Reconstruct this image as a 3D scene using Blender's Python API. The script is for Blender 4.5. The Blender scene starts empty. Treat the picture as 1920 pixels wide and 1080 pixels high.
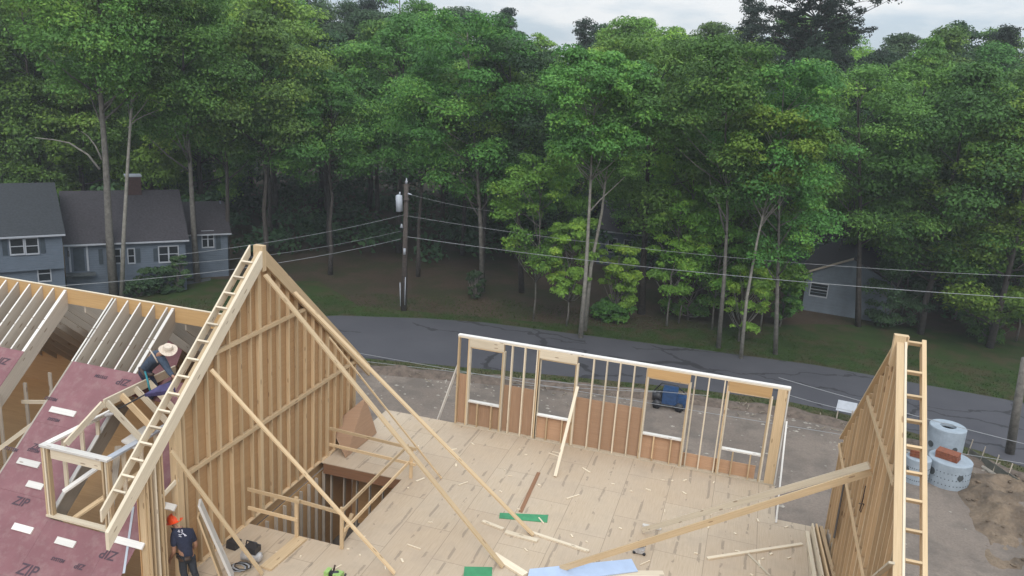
import bpy, math, random
import numpy as np
from mathutils import Vector, Matrix
random.seed(7); rng=np.random.default_rng(7)
SC=bpy.context.scene; COL=SC.collection
R=math.radians
# ---------------------------------------------------------------- camera
F,PI_,RO,YA,H=1541.2,.2659,.0661,.2813,11.308
fw=Vector((-math.sin(YA)*math.cos(PI_),math.cos(YA)*math.cos(PI_),-math.sin(PI_)))
r_=Vector((math.cos(YA),math.sin(YA),0)); u_=r_.cross(fw)
c_,s_=math.cos(RO),math.sin(RO)
rt=c_*r_+s_*u_; up=c_*u_-s_*r_
O=Vector((0,0,H))
cam=bpy.data.cameras.new('camera'); co=bpy.data.objects.new('camera',cam); COL.objects.link(co)
cam.sensor_width=36; cam.lens=F/1920*36; cam.clip_start=.1; cam.clip_end=5000
m=Matrix((( rt.x,up.x,-fw.x,0),(rt.y,up.y,-fw.y,0),(rt.z,up.z,-fw.z,H),(0,0,0,1)))
co.matrix_world=m; SC.camera=co
SC.view_settings.view_transform='Standard'; SC.view_settings.look='None'
SC.view_settings.exposure=0.0; SC.view_settings.gamma=1
SC.render.engine='CYCLES'
# ---------------------------------------------------------------- world
SUN_EL,SUN_AZ=R(42),R(163)
w=bpy.data.worlds.new('World'); SC.world=w; w.use_nodes=True
nt=w.node_tree; nt.nodes.clear()
def N(nt,t,**k):
    n=nt.nodes.new(t)
    for a,b in k.items(): setattr(n,a,b)
    return n
sky=N(nt,'ShaderNodeTexSky',sky_type='NISHITA',sun_disc=False); sky.sun_elevation=SUN_EL; sky.sun_rotation=SUN_AZ
sky.air_density=1; sky.dust_density=2
tc=N(nt,'ShaderNodeTexCoord'); mp=N(nt,'ShaderNodeMapping'); mp.inputs['Scale'].default_value=(1.2,1.2,5)
ns=N(nt,'ShaderNodeTexNoise'); ns.inputs['Scale'].default_value=3.2; ns.inputs['Detail'].default_value=7; ns.inputs['Roughness'].default_value=.55
cr=N(nt,'ShaderNodeValToRGB'); cr.color_ramp.elements[0].position=.44; cr.color_ramp.elements[0].color=(.0,.0,.0,1)
cr.color_ramp.elements[1].position=.6; cr.color_ramp.elements[1].color=(1,1,1,1)
mx=N(nt,'ShaderNodeMix',data_type='RGBA'); mx.inputs['B'].default_value=(9.6,9.9,10.1,1)
bg=N(nt,'ShaderNodeBackground'); bg.inputs['Strength'].default_value=.1
wo=N(nt,'ShaderNodeOutputWorld')
L=nt.links.new
L(tc.outputs['Generated'],mp.inputs['Vector']); L(mp.outputs[0],ns.inputs['Vector']); L(ns.outputs['Fac'],cr.inputs[0])
bl=N(nt,'ShaderNodeMix',data_type='RGBA'); bl.inputs['Factor'].default_value=.8; bl.inputs['B'].default_value=(6.9,8.1,9.3,1); L(sky.outputs[0],bl.inputs['A'])
L(cr.outputs[0],mx.inputs['Factor']); L(bl.outputs['Result'],mx.inputs['A'])
# overcast sky: brighter towards the zenith
sx=N(nt,'ShaderNodeSeparateXYZ'); L(tc.outputs['Generated'],sx.inputs[0]); cm_=N(nt,'ShaderNodeClamp'); L(sx.outputs[2],cm_.inputs[0])
ma=N(nt,'ShaderNodeMath',operation='MULTIPLY_ADD'); L(cm_.outputs[0],ma.inputs[0]); ma.inputs[1].default_value=1.1; ma.inputs[2].default_value=.86
vm_=N(nt,'ShaderNodeVectorMath',operation='SCALE'); L(mx.outputs['Result'],vm_.inputs[0]); L(ma.outputs[0],vm_.inputs['Scale']); L(vm_.outputs[0],bg.inputs['Color']); L(bg.outputs[0],wo.inputs[0])
# ---------------------------------------------------------------- sun
sl=bpy.data.lights.new('sun','SUN'); sl.energy=1.5; sl.angle=R(28); sl.color=(1,.95,.88)
so=bpy.data.objects.new('sun',sl); COL.objects.link(so)
sd=Vector((math.sin(SUN_AZ)*math.cos(SUN_EL)*-1*-1,math.cos(SUN_AZ)*math.cos(SUN_EL),math.sin(SUN_EL)))
so.rotation_euler=sd.to_track_quat('Z','Y').to_euler(); so.location=(0,0,60)
# ---------------------------------------------------------------- helpers
GZ=-3.2
def ray(x,y): return fw+rt*((x-960)/F)+up*((540-y)/F)
def on(x,y,ax,v):
    d=ray(x,y); t=(v-O[ax])/d[ax]; return O+d*t
def gnd(x,y,z=GZ): return on(x,y,2,z)
def dist(x,y,D):                       # a point D metres out along a direction, measured on the ground plan
    d=ray(x,y); return O+d*(D/math.hypot(d.x,d.y))
def V(*a): return Vector(a)
def tag(o,label=None,cat=None,group=None,kind=None):
    if label: o['label']=label
    if cat: o['category']=cat
    if group: o['group']=group
    if kind: o['kind']=kind
    return o
def empty(name,loc,label,cat,group=None):
    o=bpy.data.objects.new(name,None); COL.objects.link(o); o.location=Vector(loc); o.empty_display_size=.2
    return tag(o,label,cat,group)
class G:
    def __init__(s): s.v=[];s.f=[];s.uv=[];s.mi=[]
    def face(s,pts,uvs=None,mi=0):
        n=len(s.v); s.v+= [tuple(p) for p in pts]; s.f.append(tuple(range(n,n+len(pts))))
        s.uv+= uvs if uvs else [(p[0],p[1]) for p in pts]; s.mi.append(mi)
    def beam(s,a,b,w,h,upv=(0,0,1),mi=0):
        a=Vector(a);b=Vector(b); d=(b-a); L_=d.length; d.normalize(); u=Vector(upv)
        x=d.cross(u)
        if x.length<1e-3: x=d.cross(Vector((0,1,0)))
        x.normalize(); u=x.cross(d); x*=w/2; u*=h/2
        A=[a-x-u,a+x-u,a+x+u,a-x+u]; B=[p+(b-a) for p in A]; o=random.random()*50; q=random.random()*9
        W=[w,h,w,h]; acc=q
        for i in range(4):
            j=(i+1)%4; s.face([A[i],A[j],B[j],B[i]],[(o,acc),(o,acc+W[i]),(o+L_,acc+W[i]),(o+L_,acc)],mi); acc+=W[i]
        s.face(A[::-1],[(o+p,q+t) for p,t in ((0,h),(w*.2,h),(w*.2,0),(0,0))],mi)
        s.face(B,[(o+p,q+t) for p,t in ((0,0),(w*.2,0),(w*.2,h),(0,h))],mi)
        return s
    def box(s,lo,hi,mi=0):
        lo=Vector(lo);hi=Vector(hi); d=hi-lo; c=(lo+hi)/2
        if d.z>=max(d.x,d.y): s.beam((c.x,c.y,lo.z),(c.x,c.y,hi.z),d.x,d.y,(0,1,0),mi)
        elif d.x>=d.y: s.beam((lo.x,c.y,c.z),(hi.x,c.y,c.z),d.y,d.z,(0,0,1),mi)
        else: s.beam((c.x,lo.y,c.z),(c.x,hi.y,c.z),d.x,d.z,(0,0,1),mi)
        return s
    def plate(s,poly,t,mi=0):          # polygon (list of 3D points) extruded by vector t
        t=Vector(t); P=[Vector(p) for p in poly]; Q=[p+t for p in P]; n=len(P)
        nrm=(P[1]-P[0]).cross(P[2]-P[1])
        if nrm.dot(t)<0: P.reverse(); Q.reverse()
        e=(P[1]-P[0]).normalized(); g=nrm.normalized().cross(e)
        uv=[((p-P[0]).dot(e),(p-P[0]).dot(g)) for p in P]
        s.face(Q,uv,mi); s.face(P[::-1],uv[::-1],mi)
        for i in range(n):
            j=(i+1)%n; l=(P[j]-P[i]).length
            s.face([P[i],P[j],Q[j],Q[i]],[(0,0),(l,0),(l,t.length),(0,t.length)],mi)
        return s
    def tube(s,pts,rad,n=8,mi=0):
        pts=[Vector(p) for p in pts]; rings=[]
        if not isinstance(rad,(list,tuple)): rad=[rad]*len(pts)
        base=len(s.v); acc=0
        for i,p in enumerate(pts):
            d=(pts[min(i+1,len(pts)-1)]-pts[max(i-1,0)]).normalized()
            a=d.cross(Vector((0.13,.99,.05))); a=a if a.length>.1 else d.cross(Vector((1,0,0))); a.normalize(); b=d.cross(a)
            for k in range(n):
                t=2*math.pi*k/n; s.v.append(tuple(p+(a*math.cos(t)+b*math.sin(t))*rad[i]))
        for i in range(len(pts)-1):
            l=(pts[i+1]-pts[i]).length
            for k in range(n):
                j=(k+1)%n
                s.f.append((base+i*n+k,base+(i+1)*n+k,base+(i+1)*n+j,base+i*n+j)); s.mi.append(mi)
                c=2*math.pi*rad[i]
                s.uv+=[(acc,c*k/n),(acc+l,c*k/n),(acc+l,c*(k+1)/n),(acc,c*(k+1)/n)]
            acc+=l
        for i0,rev in ((0,False),(len(pts)-1,True)):
            f=[base+i0*n+k for k in range(n)]
            if rev: f=f[::-1]
            s.f.append(tuple(f)); s.uv+=[(0,0)]*n; s.mi.append(mi)
        return s
    def blob(s,c,rad,seed=0,rough=.2,n=10,mi=0):   # lumpy stone / mound
        rr=random.Random(seed); c=Vector(c); base=len(s.v); m_=n//2+1
        for i in range(m_):
            th=math.pi*i/(m_-1)
            for k in range(n):
                ph=2*math.pi*k/n; q=1+rr.uniform(-rough,rough)
                s.v.append((c.x+rad[0]*q*math.sin(th)*math.cos(ph),c.y+rad[1]*q*math.sin(th)*math.sin(ph),c.z+rad[2]*q*math.cos(th)))
        for i in range(m_-1):
            for k in range(n):
                j=(k+1)%n; s.f.append((base+i*n+k,base+(i+1)*n+k,base+(i+1)*n+j,base+i*n+j)); s.mi.append(mi)
                s.uv+=[(i,k),(i+1,k),(i+1,k+1),(i,k+1)]
        return s
    def make(s,name,mat,parent=None,smooth=False,label=None,cat=None,group=None,kind=None):
        me=bpy.data.meshes.new(name); off=Vector((0,0,0))
        root=parent
        while root is not None: off+=root.location; root=root.parent
        top=parent is None
        if top and s.v:
            a=np.array(s.v); lo=a.min(0);hi=a.max(0); off=Vector((float((lo[0]+hi[0])/2),float((lo[1]+hi[1])/2),float(lo[2])))
        me.from_pydata([tuple(Vector(p)-off) for p in s.v],[],s.f)
        ul=me.uv_layers.new(name='UVMap'); ul.data.foreach_set('uv',[c for p in s.uv for c in p])
        mats=mat if isinstance(mat,list) else [mat]
        for q in mats: me.materials.append(q)
        if len(mats)>1: me.polygons.foreach_set('material_index',s.mi)
        if smooth: me.polygons.foreach_set('use_smooth',[True]*len(me.polygons))
        me.update(); o=bpy.data.objects.new(name,me); COL.objects.link(o)
        if parent: o.parent=parent
        else: o.location=off
        return tag(o,label,cat,group,kind)
# ---------------------------------------------------------------- materials
def newmat(name):
    m=bpy.data.materials.new(name); m.use_nodes=True; nt=m.node_tree
    return m,nt,nt.nodes['Principled BSDF']
def ramp(nt,src,stops):
    r=N(nt,'ShaderNodeValToRGB'); e=r.color_ramp.elements
    while len(e)<len(stops): e.new(.5)
    for i,(p,c) in enumerate(stops): e[i].position=p; e[i].color=(*c,1)
    nt.links.new(src,r.inputs[0]); return r.outputs[0]
def mixc(nt,fac,a,b,mode='MIX'):
    m=N(nt,'ShaderNodeMix',data_type='RGBA',blend_type=mode)
    for k,x in (('Factor',fac),('A',a),('B',b)):
        if isinstance(x,(int,float)): m.inputs[k].default_value=x
        elif isinstance(x,tuple): m.inputs[k].default_value=(*x,1)
        else: nt.links.new(x,m.inputs[k])
    return m.outputs['Result']
def noise(nt,vec,scale,det=4,rough=.5):
    n=N(nt,'ShaderNodeTexNoise'); n.inputs['Scale'].default_value=scale; n.inputs['Detail'].default_value=det; n.inputs['Roughness'].default_value=rough
    if vec is not None: nt.links.new(vec,n.inputs['Vector'])
    return n.outputs['Fac']
def mapping(nt,src,scale,rot=(0,0,0)):
    m=N(nt,'ShaderNodeMapping'); m.inputs['Scale'].default_value=scale; m.inputs['Rotation'].default_value=rot; nt.links.new(src,m.inputs['Vector']); return m.outputs[0]
def mathn(nt,op,a,b=0.0,c=None):
    m=N(nt,'ShaderNodeMath',operation=op)
    for i,x in enumerate((a,b) if c is None else (a,b,c)):
        if isinstance(x,(int,float)): m.inputs[i].default_value=x
        else: nt.links.new(x,m.inputs[i])
    return m.outputs[0]
def bump(nt,b,src,st,dist=.02):
    n=N(nt,'ShaderNodeBump'); n.inputs['Strength'].default_value=st; n.inputs['Distance'].default_value=dist; nt.links.new(src,n.inputs['Height']); nt.links.new(n.outputs[0],b.inputs['Normal'])
def wood(name,c1,c2,rough=.75,knots=True,var=.42):
    m,nt,b=newmat(name); uv=N(nt,'ShaderNodeUVMap').outputs[0]
    g=noise(nt,mapping(nt,uv,(1.2,45,1)),1,5,.6)
    big=noise(nt,mapping(nt,uv,(.5,3,1)),1.3,3)
    col=ramp(nt,g,[(.3,c1),(.7,c2)])
    col=mixc(nt,mathn(nt,'MULTIPLY',big,.5),col,tuple(x*.72 for x in c1))
    oi=N(nt,'ShaderNodeObjectInfo').outputs['Random']
    v=mathn(nt,'MULTIPLY_ADD',oi,var,1-var/2)
    hs=N(nt,'ShaderNodeHueSaturation'); nt.links.new(v,hs.inputs['Value']); nt.links.new(col,hs.inputs['Color']); col=hs.outputs[0]
    if knots:
        k=N(nt,'ShaderNodeTexVoronoi'); k.inputs['Scale'].default_value=1; nt.links.new(mapping(nt,uv,(1.7,7,1)),k.inputs['Vector'])
        kk=mathn(nt,'LESS_THAN',k.outputs['Distance'],.12); col=mixc(nt,mathn(nt,'MULTIPLY',kk,.6),col,(.16,.08,.035))
    nt.links.new(col,b.inputs['Base Color']); b.inputs['Roughness'].default_value=rough; bump(nt,b,g,.15,.004)
    return m
M={}
M['lumber']=wood('fresh_spruce_lumber',(.54,.385,.22),(.70,.525,.325))
M['lumber_pale']=wood('pale_lumber',(.62,.52,.38),(.78,.68,.53))
M['lumber_white']=wood('bleached_lumber',(.66,.62,.57),(.82,.79,.74))
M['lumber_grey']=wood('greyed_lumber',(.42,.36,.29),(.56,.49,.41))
M['ply']=wood('gable_plywood',(.50,.29,.13),(.65,.405,.20),knots=False)
M['ply_pink']=wood('reddish_plywood',(.40,.24,.145),(.53,.335,.21),knots=False)
M['lvl']=wood('laminated_beam',(.46,.28,.12),(.58,.37,.17),knots=False)
M['cedar']=wood('cedar_brown',(.20,.10,.05),(.30,.15,.08),knots=False)
def simple(name,c,rough=.6,sc=6,var=.25,metal=0,bmp=.2,coord='Object',c2=None,det=5):
    m,nt,b=newmat(name); tc=N(nt,'ShaderNodeTexCoord').outputs[coord]
    n=noise(nt,tc,sc,det,.6)
    col=ramp(nt,n,[(.3,tuple(x*(1-var) for x in c)),(.7,c2 if c2 else tuple(min(1,x*(1+var)) for x in c))])
    nt.links.new(col,b.inputs['Base Color']); b.inputs['Roughness'].default_value=rough; b.inputs['Metallic'].default_value=metal
    if bmp: bump(nt,b,n,bmp,.01)
    return m
M['conc']=simple('pale_concrete',(.31,.36,.41),.85,3,.14)
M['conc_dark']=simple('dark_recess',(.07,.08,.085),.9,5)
M['brick']=simple('brick_red',(.22,.07,.035),.85,12,.3)
M['siding']=simple('blue_grey_siding',(.105,.132,.17),.7,2,.1)
M['siding_dk']=simple('grey_siding',(.135,.165,.20),.7,2,.12)
M['shingle']=simple('roof_shingles',(.042,.038,.045),.9,9,.35)
M['shingle_l']=simple('worn_roof_shingles',(.032,.036,.042),.9,9,.3)
M['trim']=simple('white_trim',(.36,.38,.42),.6,4,.08)
M['shutter']=simple('dark_shutter',(.035,.05,.065),.6,4)
M['chim']=simple('chimney_brick',(.055,.03,.028),.9,14,.35)
M['blackplastic']=simple('black_plastic',(.025,.025,.03),.45,8)
M['greyplastic']=simple('grey_plastic',(.42,.40,.39),.5,8)
M['green']=simple('green_sheathing',(.045,.26,.115),.6,5,.15)
M['lime']=simple('lime_casing',(.33,.52,.16),.5,8)
M['blueboard']=simple('blue_foam_board',(.42,.52,.70),.6,3,.06)
M['bluemach']=simple('blue_enamel',(.025,.065,.16),.4,8)
M['pole']=simple('creosoted_pole',(.075,.06,.052),.9,10,.3)
M['wire']=simple('aluminium_wire',(.30,.31,.32),.5,5,.1,0,0)
M['metalgrey']=simple('galvanised_grey',(.42,.45,.5),.5,5,.1)
M['denim']=simple('blue_denim',(.04,.06,.095),.85,20,.25)
M['navy']=simple('navy_cotton',(.022,.027,.055),.9,18,.3)
M['jeans']=simple('dark_work_trousers',(.025,.028,.036),.9,18,.3)
M['skin']=simple('skin',(.36,.19,.12),.6,20,.1)
M['straw']=simple('straw_hat',(.62,.52,.42),.8,40,.2)
M['orange']=simple('hard_hat_orange',(.95,.10,.02),.35,5,.05)
M['teal']=simple('teal_strap',(.02,.22,.26),.7,8)
M['purple']=simple('dark_purple_tarp',(.05,.04,.12),.7,8,.4)
M['leather']=simple('brown_leather',(.06,.035,.025),.6,10)
M['boot']=simple('tan_boots',(.16,.09,.04),.7,10)
M['print']=simple('white_print',(.6,.6,.68),.8,20,.1,0,0)
M['ink']=simple('black_ink',(.075,.045,.06),.8,20,.2,0,0)
M['stone']=simple('field_stone',(.32,.29,.25),.9,9,.3)
M['debris']=simple('wood_debris',(.24,.20,.15),.9,20,.4)
# glass
m,nt,b=newmat('window_glass'); b.inputs['Base Color'].default_value=(.015,.02,.024,1); b.inputs['Roughness'].default_value=.12; M['glass']=m
# red sheathing
m,nt,b=newmat('red_coated_sheathing'); tcg=N(nt,'ShaderNodeTexCoord').outputs['Object']
n1=noise(nt,tcg,1.3,5,.6); n2=noise(nt,tcg,14,4,.6)
col=ramp(nt,n1,[(.3,(.19,.076,.084)),(.7,(.255,.108,.118))]); col=mixc(nt,mathn(nt,'MULTIPLY',n2,.25),col,(.19,.11,.12)); col=mixc(nt,ramp(nt,noise(nt,tcg,3.5,7,.75),[(.48,(0,0,0)),(.75,(.5,.5,.5))]),col,(.34,.24,.22))
L=nt.links.new; L(col,b.inputs['Base Color']); b.inputs['Roughness'].default_value=.7; bump(nt,b,n2,.15,.004); M['zip']=m
# deck plywood with joist-line scuffs and sheet seams
m,nt,b=newmat('subfloor_plywood'); geo=N(nt,'ShaderNodeNewGeometry').outputs['Position']; sp=N(nt,'ShaderNodeSeparateXYZ'); nt.links.new(geo,sp.inputs[0])
X,Y=sp.outputs[0],sp.outputs[1]
grain=noise(nt,mapping(nt,geo,(38,2,2)),1,5,.6); big=noise(nt,geo,.55,4,.6); mid=noise(nt,geo,3.1,4,.6)
col=ramp(nt,grain,[(.3,(.43,.33,.228)),(.7,(.545,.435,.315))])
col=mixc(nt,ramp(nt,big,[(.35,(0,0,0)),(.7,(.55,.55,.55))]),col,(.53,.445,.35))
# sheet tone: each 1.22 x 2.44 sheet a little different
row=mathn(nt,'FLOOR',mathn(nt,'DIVIDE',X,1.22)); yo=mathn(nt,'ADD',Y,mathn(nt,'MULTIPLY',mathn(nt,'MODULO',row,2.0),1.22)); cl=mathn(nt,'FLOOR',mathn(nt,'DIVIDE',yo,2.44))
wn=N(nt,'ShaderNodeTexWhiteNoise',noise_dimensions='2D'); cb=N(nt,'ShaderNodeCombineXYZ'); nt.links.new(row,cb.inputs[0]); nt.links.new(cl,cb.inputs[1]); nt.links.new(cb.outputs[0],wn.inputs['Vector'])
col=mixc(nt,mathn(nt,'MULTIPLY',wn.outputs['Value'],.35),col,(.41,.30,.205))
def lines(nt,c,per,wd,off=0.0):
    f=mathn(nt,'FRACT',mathn(nt,'DIVIDE',mathn(nt,'ADD',c,off+200*per),per)); d=mathn(nt,'ABSOLUTE',mathn(nt,'SUBTRACT',f,.5)); return mathn(nt,'GREATER_THAN',d,.5-wd/per)
seam=mathn(nt,'MAXIMUM',lines(nt,X,1.22,.006),lines(nt,yo,2.44,.006))
col=mixc(nt,mathn(nt,'MULTIPLY',seam,.6),col,(.12,.085,.06))
wob=mathn(nt,'ADD',X,mathn(nt,'MULTIPLY',noise(nt,geo,.9,2),.10)); 
jl=lines(nt,wob,.56,.034,.1); jl2=lines(nt,wob,.56,.014,.1)
gate=mathn(nt,'GREATER_THAN',noise(nt,mapping(nt,geo,(1.8,1.1,1)),1.3,3,.5),.52)
gate2=mathn(nt,'GREATER_THAN',noise(nt,mapping(nt,geo,(9,2.2,1)),1.5,3,.6),.40)
st=mathn(nt,'MAXIMUM',mathn(nt,'MULTIPLY',mathn(nt,'MULTIPLY',jl,gate),gate2),mathn(nt,'MULTIPLY',jl2,gate))
col=mixc(nt,mathn(nt,'MULTIPLY',st,.48),col,(.17,.135,.105))
dirt_=ramp(nt,noise(nt,geo,1.1,7,.7),[(.5,(0,0,0)),(.72,(.5,.5,.5))]); col=mixc(nt,dirt_,col,(.36,.28,.205))
sc2=mathn(nt,'GREATER_THAN',noise(nt,mapping(nt,geo,(5,9,1)),1.7,6,.7),.70); col=mixc(nt,mathn(nt,'MULTIPLY',sc2,.35),col,(.2,.15,.11))
nt.links.new(col,b.inputs['Base Color']); b.inputs['Roughness'].default_value=.8; bump(nt,b,grain,.1,.003); M['deck']=m
# ground: leaf litter + grass by distance from road, one sheet
def groundmat(name,a,b_,c,sc1,sc2,fine=9,bp=.5):
    m,nt,b=newmat(name); geo=N(nt,'ShaderNodeNewGeometry').outputs['Position']
    n1=noise(nt,geo,sc1,6,.65); n2=noise(nt,geo,sc2,5,.6); n3=noise(nt,geo,fine,5,.7)
    col=ramp(nt,n1,[(.35,a),(.65,b_)]); col=mixc(nt,ramp(nt,n2,[(.45,(0,0,0)),(.62,(1,1,1))]),col,c)
    col=mixc(nt,ramp(nt,n3,[(.3,(.0,.0,.0)),(.75,(.6,.6,.6))]),col,tuple(x*.5 for x in a))
    nt.links.new(col,b.inputs['Base Color']); b.inputs['Roughness'].default_value=.95; b.inputs['Specular IOR Level'].default_value=.1; bump(nt,b,n3,bp,.05); return m
M['litter']=groundmat('leaf_litter_floor',(.075,.056,.040),(.10,.072,.052),(.055,.060,.030),.25,.4)
M['grass']=groundmat('mown_grass',(.036,.062,.018),(.052,.088,.024),(.085,.074,.04),.5,.6,20)
M['verge']=groundmat('patchy_verge',(.085,.085,.04),(.12,.10,.06),(.05,.08,.025),.7,.9,14)
M['dirt']=groundmat('bare_dirt_lot',(.22,.18,.152),(.285,.236,.198),(.18,.153,.132),.35,.8,11,.35)
M['sand']=groundmat('loose_sandy_soil',(.20,.15,.11),(.29,.22,.155),(.14,.11,.085),.9,1.1,9,.8)
# asphalt with cracks
m,nt,b=newmat('cracked_asphalt'); geo=N(nt,'ShaderNodeNewGeometry').outputs['Position']
n1=noise(nt,geo,.35,5,.6); n3=noise(nt,geo,30,3,.6)
col=ramp(nt,n1,[(.3,(.062,.061,.073)),(.7,(.084,.082,.094))]); col=mixc(nt,mathn(nt,'MULTIPLY',n3,.3),col,(.045,.045,.052))
dn=N(nt,'ShaderNodeTexNoise'); dn.inputs['Scale'].default_value=.8; dn.inputs['Detail'].default_value=4; nt.links.new(geo,dn.inputs['Vector'])
wv=N(nt,'ShaderNodeVectorMath',operation='MULTIPLY_ADD'); nt.links.new(dn.outputs['Color'],wv.inputs[0]); wv.inputs[1].default_value=(1.6,1.6,0); nt.links.new(geo,wv.inputs[2])
vo=N(nt,'ShaderNodeTexVoronoi',feature='DISTANCE_TO_EDGE'); nt.links.new(mapping(nt,wv.outputs[0],(.16,.38,0)),vo.inputs['Vector']); vo.inputs['Scale'].default_value=1
cg=mathn(nt,'GREATER_THAN',noise(nt,geo,.16,3),.46)
ck=mathn(nt,'MULTIPLY',mathn(nt,'LESS_THAN',vo.outputs['Distance'],.021),cg); col=mixc(nt,mathn(nt,'MULTIPLY',ck,.75),col,(.018,.018,.02))
nt.links.new(col,b.inputs['Base Color']); b.inputs['Roughness'].default_value=.9; M['asphalt']=m
# foliage
def leafmat(name,a,b_,y):
    m,nt,b=newmat(name); at=N(nt,'ShaderNodeAttribute',attribute_name='tone').outputs['Fac']
    oi=N(nt,'ShaderNodeObjectInfo').outputs['Random']
    col=ramp(nt,at,[(0,a),(.62,b_),(1,y)]); hs=N(nt,'ShaderNodeHueSaturation'); nt.links.new(col,hs.inputs['Color'])
    nt.links.new(mathn(nt,'MULTIPLY_ADD',oi,.6,.72),hs.inputs['Value']); nt.links.new(mathn(nt,'MULTIPLY_ADD',mathn(nt,'FRACT',mathn(nt,'MULTIPLY',oi,7.3)),.04,.472),hs.inputs['Hue'])
    nt.links.new(hs.outputs[0],b.inputs['Base Color']); b.inputs['Roughness'].default_value=.65; b.inputs['Specular IOR Level'].default_value=.25
    tr=N(nt,'ShaderNodeBsdfTranslucent'); nt.links.new(hs.outputs[0],tr.inputs['Color']); ms=N(nt,'ShaderNodeMixShader'); ms.inputs[0].default_value=.22
    out=nt.nodes['Material Output']; nt.links.new(b.outputs[0],ms.inputs[1]); nt.links.new(tr.outputs[0],ms.inputs[2]); nt.links.new(ms.outputs[0],out.inputs[0]); return m
M['leaf']=leafmat('broadleaf_foliage',(.052,.125,.034),(.10,.235,.048),(.20,.35,.06))
M['leaf_bright']=leafmat('young_bright_foliage',(.085,.19,.038),(.16,.33,.05),(.28,.43,.06))
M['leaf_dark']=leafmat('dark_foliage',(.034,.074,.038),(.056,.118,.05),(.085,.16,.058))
M['needle']=leafmat('pine_needles',(.026,.042,.034),(.036,.058,.044),(.05,.075,.05))
M['bark']=simple('grey_bark',(.145,.135,.12),.95,5,.35)
M['bark_pale']=simple('pale_bark',(.24,.225,.195),.95,5,.3)
M['bark_dark']=simple('dark_bark',(.06,.052,.047),.95,5,.35)
#==BODY==
# ================================================================ GROUND
def P2(l,z): return [Vector((x,y,z)) for x,y in l]
g=G(); g.face([(-1500,-300,GZ),(1500,-300,GZ),(1500,2500,GZ),(-1500,2500,GZ)]); g.make('forest_floor',M['litter'],kind='structure')
rf=[(-80,8),(-48,22),(-34,31.5),(-26.5,37.2),(-21.7,40.35),(-17.2,42.2),(-14,43.1),(-10.7,43.4),(-5,43.9),(-1.3,44.25),(4.2,44.6),(9.8,44.1),(14.0,43.7),(24,42),(60,34)]
rn=[(-80,0),(-46,15),(-33,24),(-26,30),(-21,33.2),(-17.2,34.8),(-15.3,35.2),(-7.7,36.9),(-2,38.0),(2.7,38.5),(4.9,38.2),(10.5,36.4),(12,35.4),(20,31),(50,16)]
def strip(name,A,B,z,mat,**k):
    g=G(); n=min(len(A),len(B))
    for i in range(n-1): g.face([(*A[i],z),(*A[i+1],z),(*B[i+1],z),(*B[i],z)])
    return g.make(name,mat,kind='structure',**k)
def off(L_,dx,dy): return [(x+dx,y+dy) for x,y in L_]
lawn_far=[(x+0.2*y*0, y+dy) for (x,y),dy in zip(rf,(14,13,11,9,2.2,1.2,1.0,1.4,2.6,4.5,8,11,12,13,13))]
strip('grass_verge',lawn_far,rf,GZ+.004,M['grass'])
strip('grass_bank',[(x,y+.2) for x,y in rn],[(x+.0,y-1.0) for x,y in rn],GZ+.004,M['verge'])
strip('road',rf,rn,GZ+.008,M['asphalt'])
g=G(); pts=[(x,y-.9) for x,y in rn]; 
for i in range(len(pts)-1): g.face([(*pts[i],GZ+.012),(*pts[i+1],GZ+.012),(pts[i+1][0],-40,GZ+.012),(pts[i][0],-40,GZ+.012)])
g.make('dirt_lot',M['dirt'],kind='structure')
# front walk of the blue house
g=G(); a=[gnd(*p) for p in ((395,521),(330,531),(262,541),(232,552))]; b=[gnd(*p) for p in ((395,526),(335,537),(268,549),(236,562))]
for i in range(3): g.face([a[i]+V(0,0,.01),a[i+1]+V(0,0,.01),b[i+1]+V(0,0,.01),b[i]+V(0,0,.01)])
g.make('garden_path',M['conc_dark'],kind='structure')
# soil berm of loose soil to the right
def mound(name,pts,label,cat,mat,seed):
    g=G(); rr=random.Random(seed); 
    # heightfield of grid
    x0,x1,y0,y1,f=pts; nx,ny=56,44; idx={}
    for j in range(ny+1):
        for i in range(nx+1):
            x=x0+(x1-x0)*i/nx; y=y0+(y1-y0)*j/ny
            idx[i,j]=(x,y,f(x,y))
    for j in range(ny):
        for i in range(nx): g.face([idx[i,j],idx[i+1,j],idx[i+1,j+1],idx[i,j+1]])
    return g.make(name,mat,smooth=True,kind='stuff',label=label,cat=cat)
from mathutils import noise as mn
def fm(x,y):
    e=min(x-8.6,14.6-x,y-25.6,34.2-y); e=max(0,min(1,e/1.1))
    h=.16+.75*mn.noise(Vector((x*.55,y*.55,3)))+.28*mn.noise(Vector((x*1.9,y*1.9,7)))+.1*mn.noise(Vector((x*5,y*5,1)))
    return GZ-.06+e*max(0,h+.18)*.85
mound('soil_heap',(8.6,14.6,25.6,34.2,fm),'heaped sandy soil at the right edge of the dirt lot','soil',M['sand'],1)
def fb(x,y):
    yy=np.interp(x,[p[0] for p in rn],[p[1] for p in rn])-1.5; d=abs(y-yy)/.55
    return GZ-.05+max(0,1-d*d)*(.30+.22*mn.noise(Vector((x*.9,y,2))))
g=G()
xs=[-18+i*.28 for i in range(112)]
for i in range(len(xs)-1):
    for j in range(6):
        q=[]
        for (xx,jj) in ((xs[i],j),(xs[i+1],j),(xs[i+1],j+1),(xs[i],j+1)):
            yy=float(np.interp(xx,[p[0] for p in rn],[p[1] for p in rn]))-2.1+jj*.2; q.append((xx,yy,fb(xx,yy)))
        g.face(q)
g.make('soil_berm',simple('dark_damp_soil',(.13,.10,.08),.95,4,.4),smooth=True,kind='stuff',label='dark low ridge of soil running along the near side of the road',cat='soil')
g=G()
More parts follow.
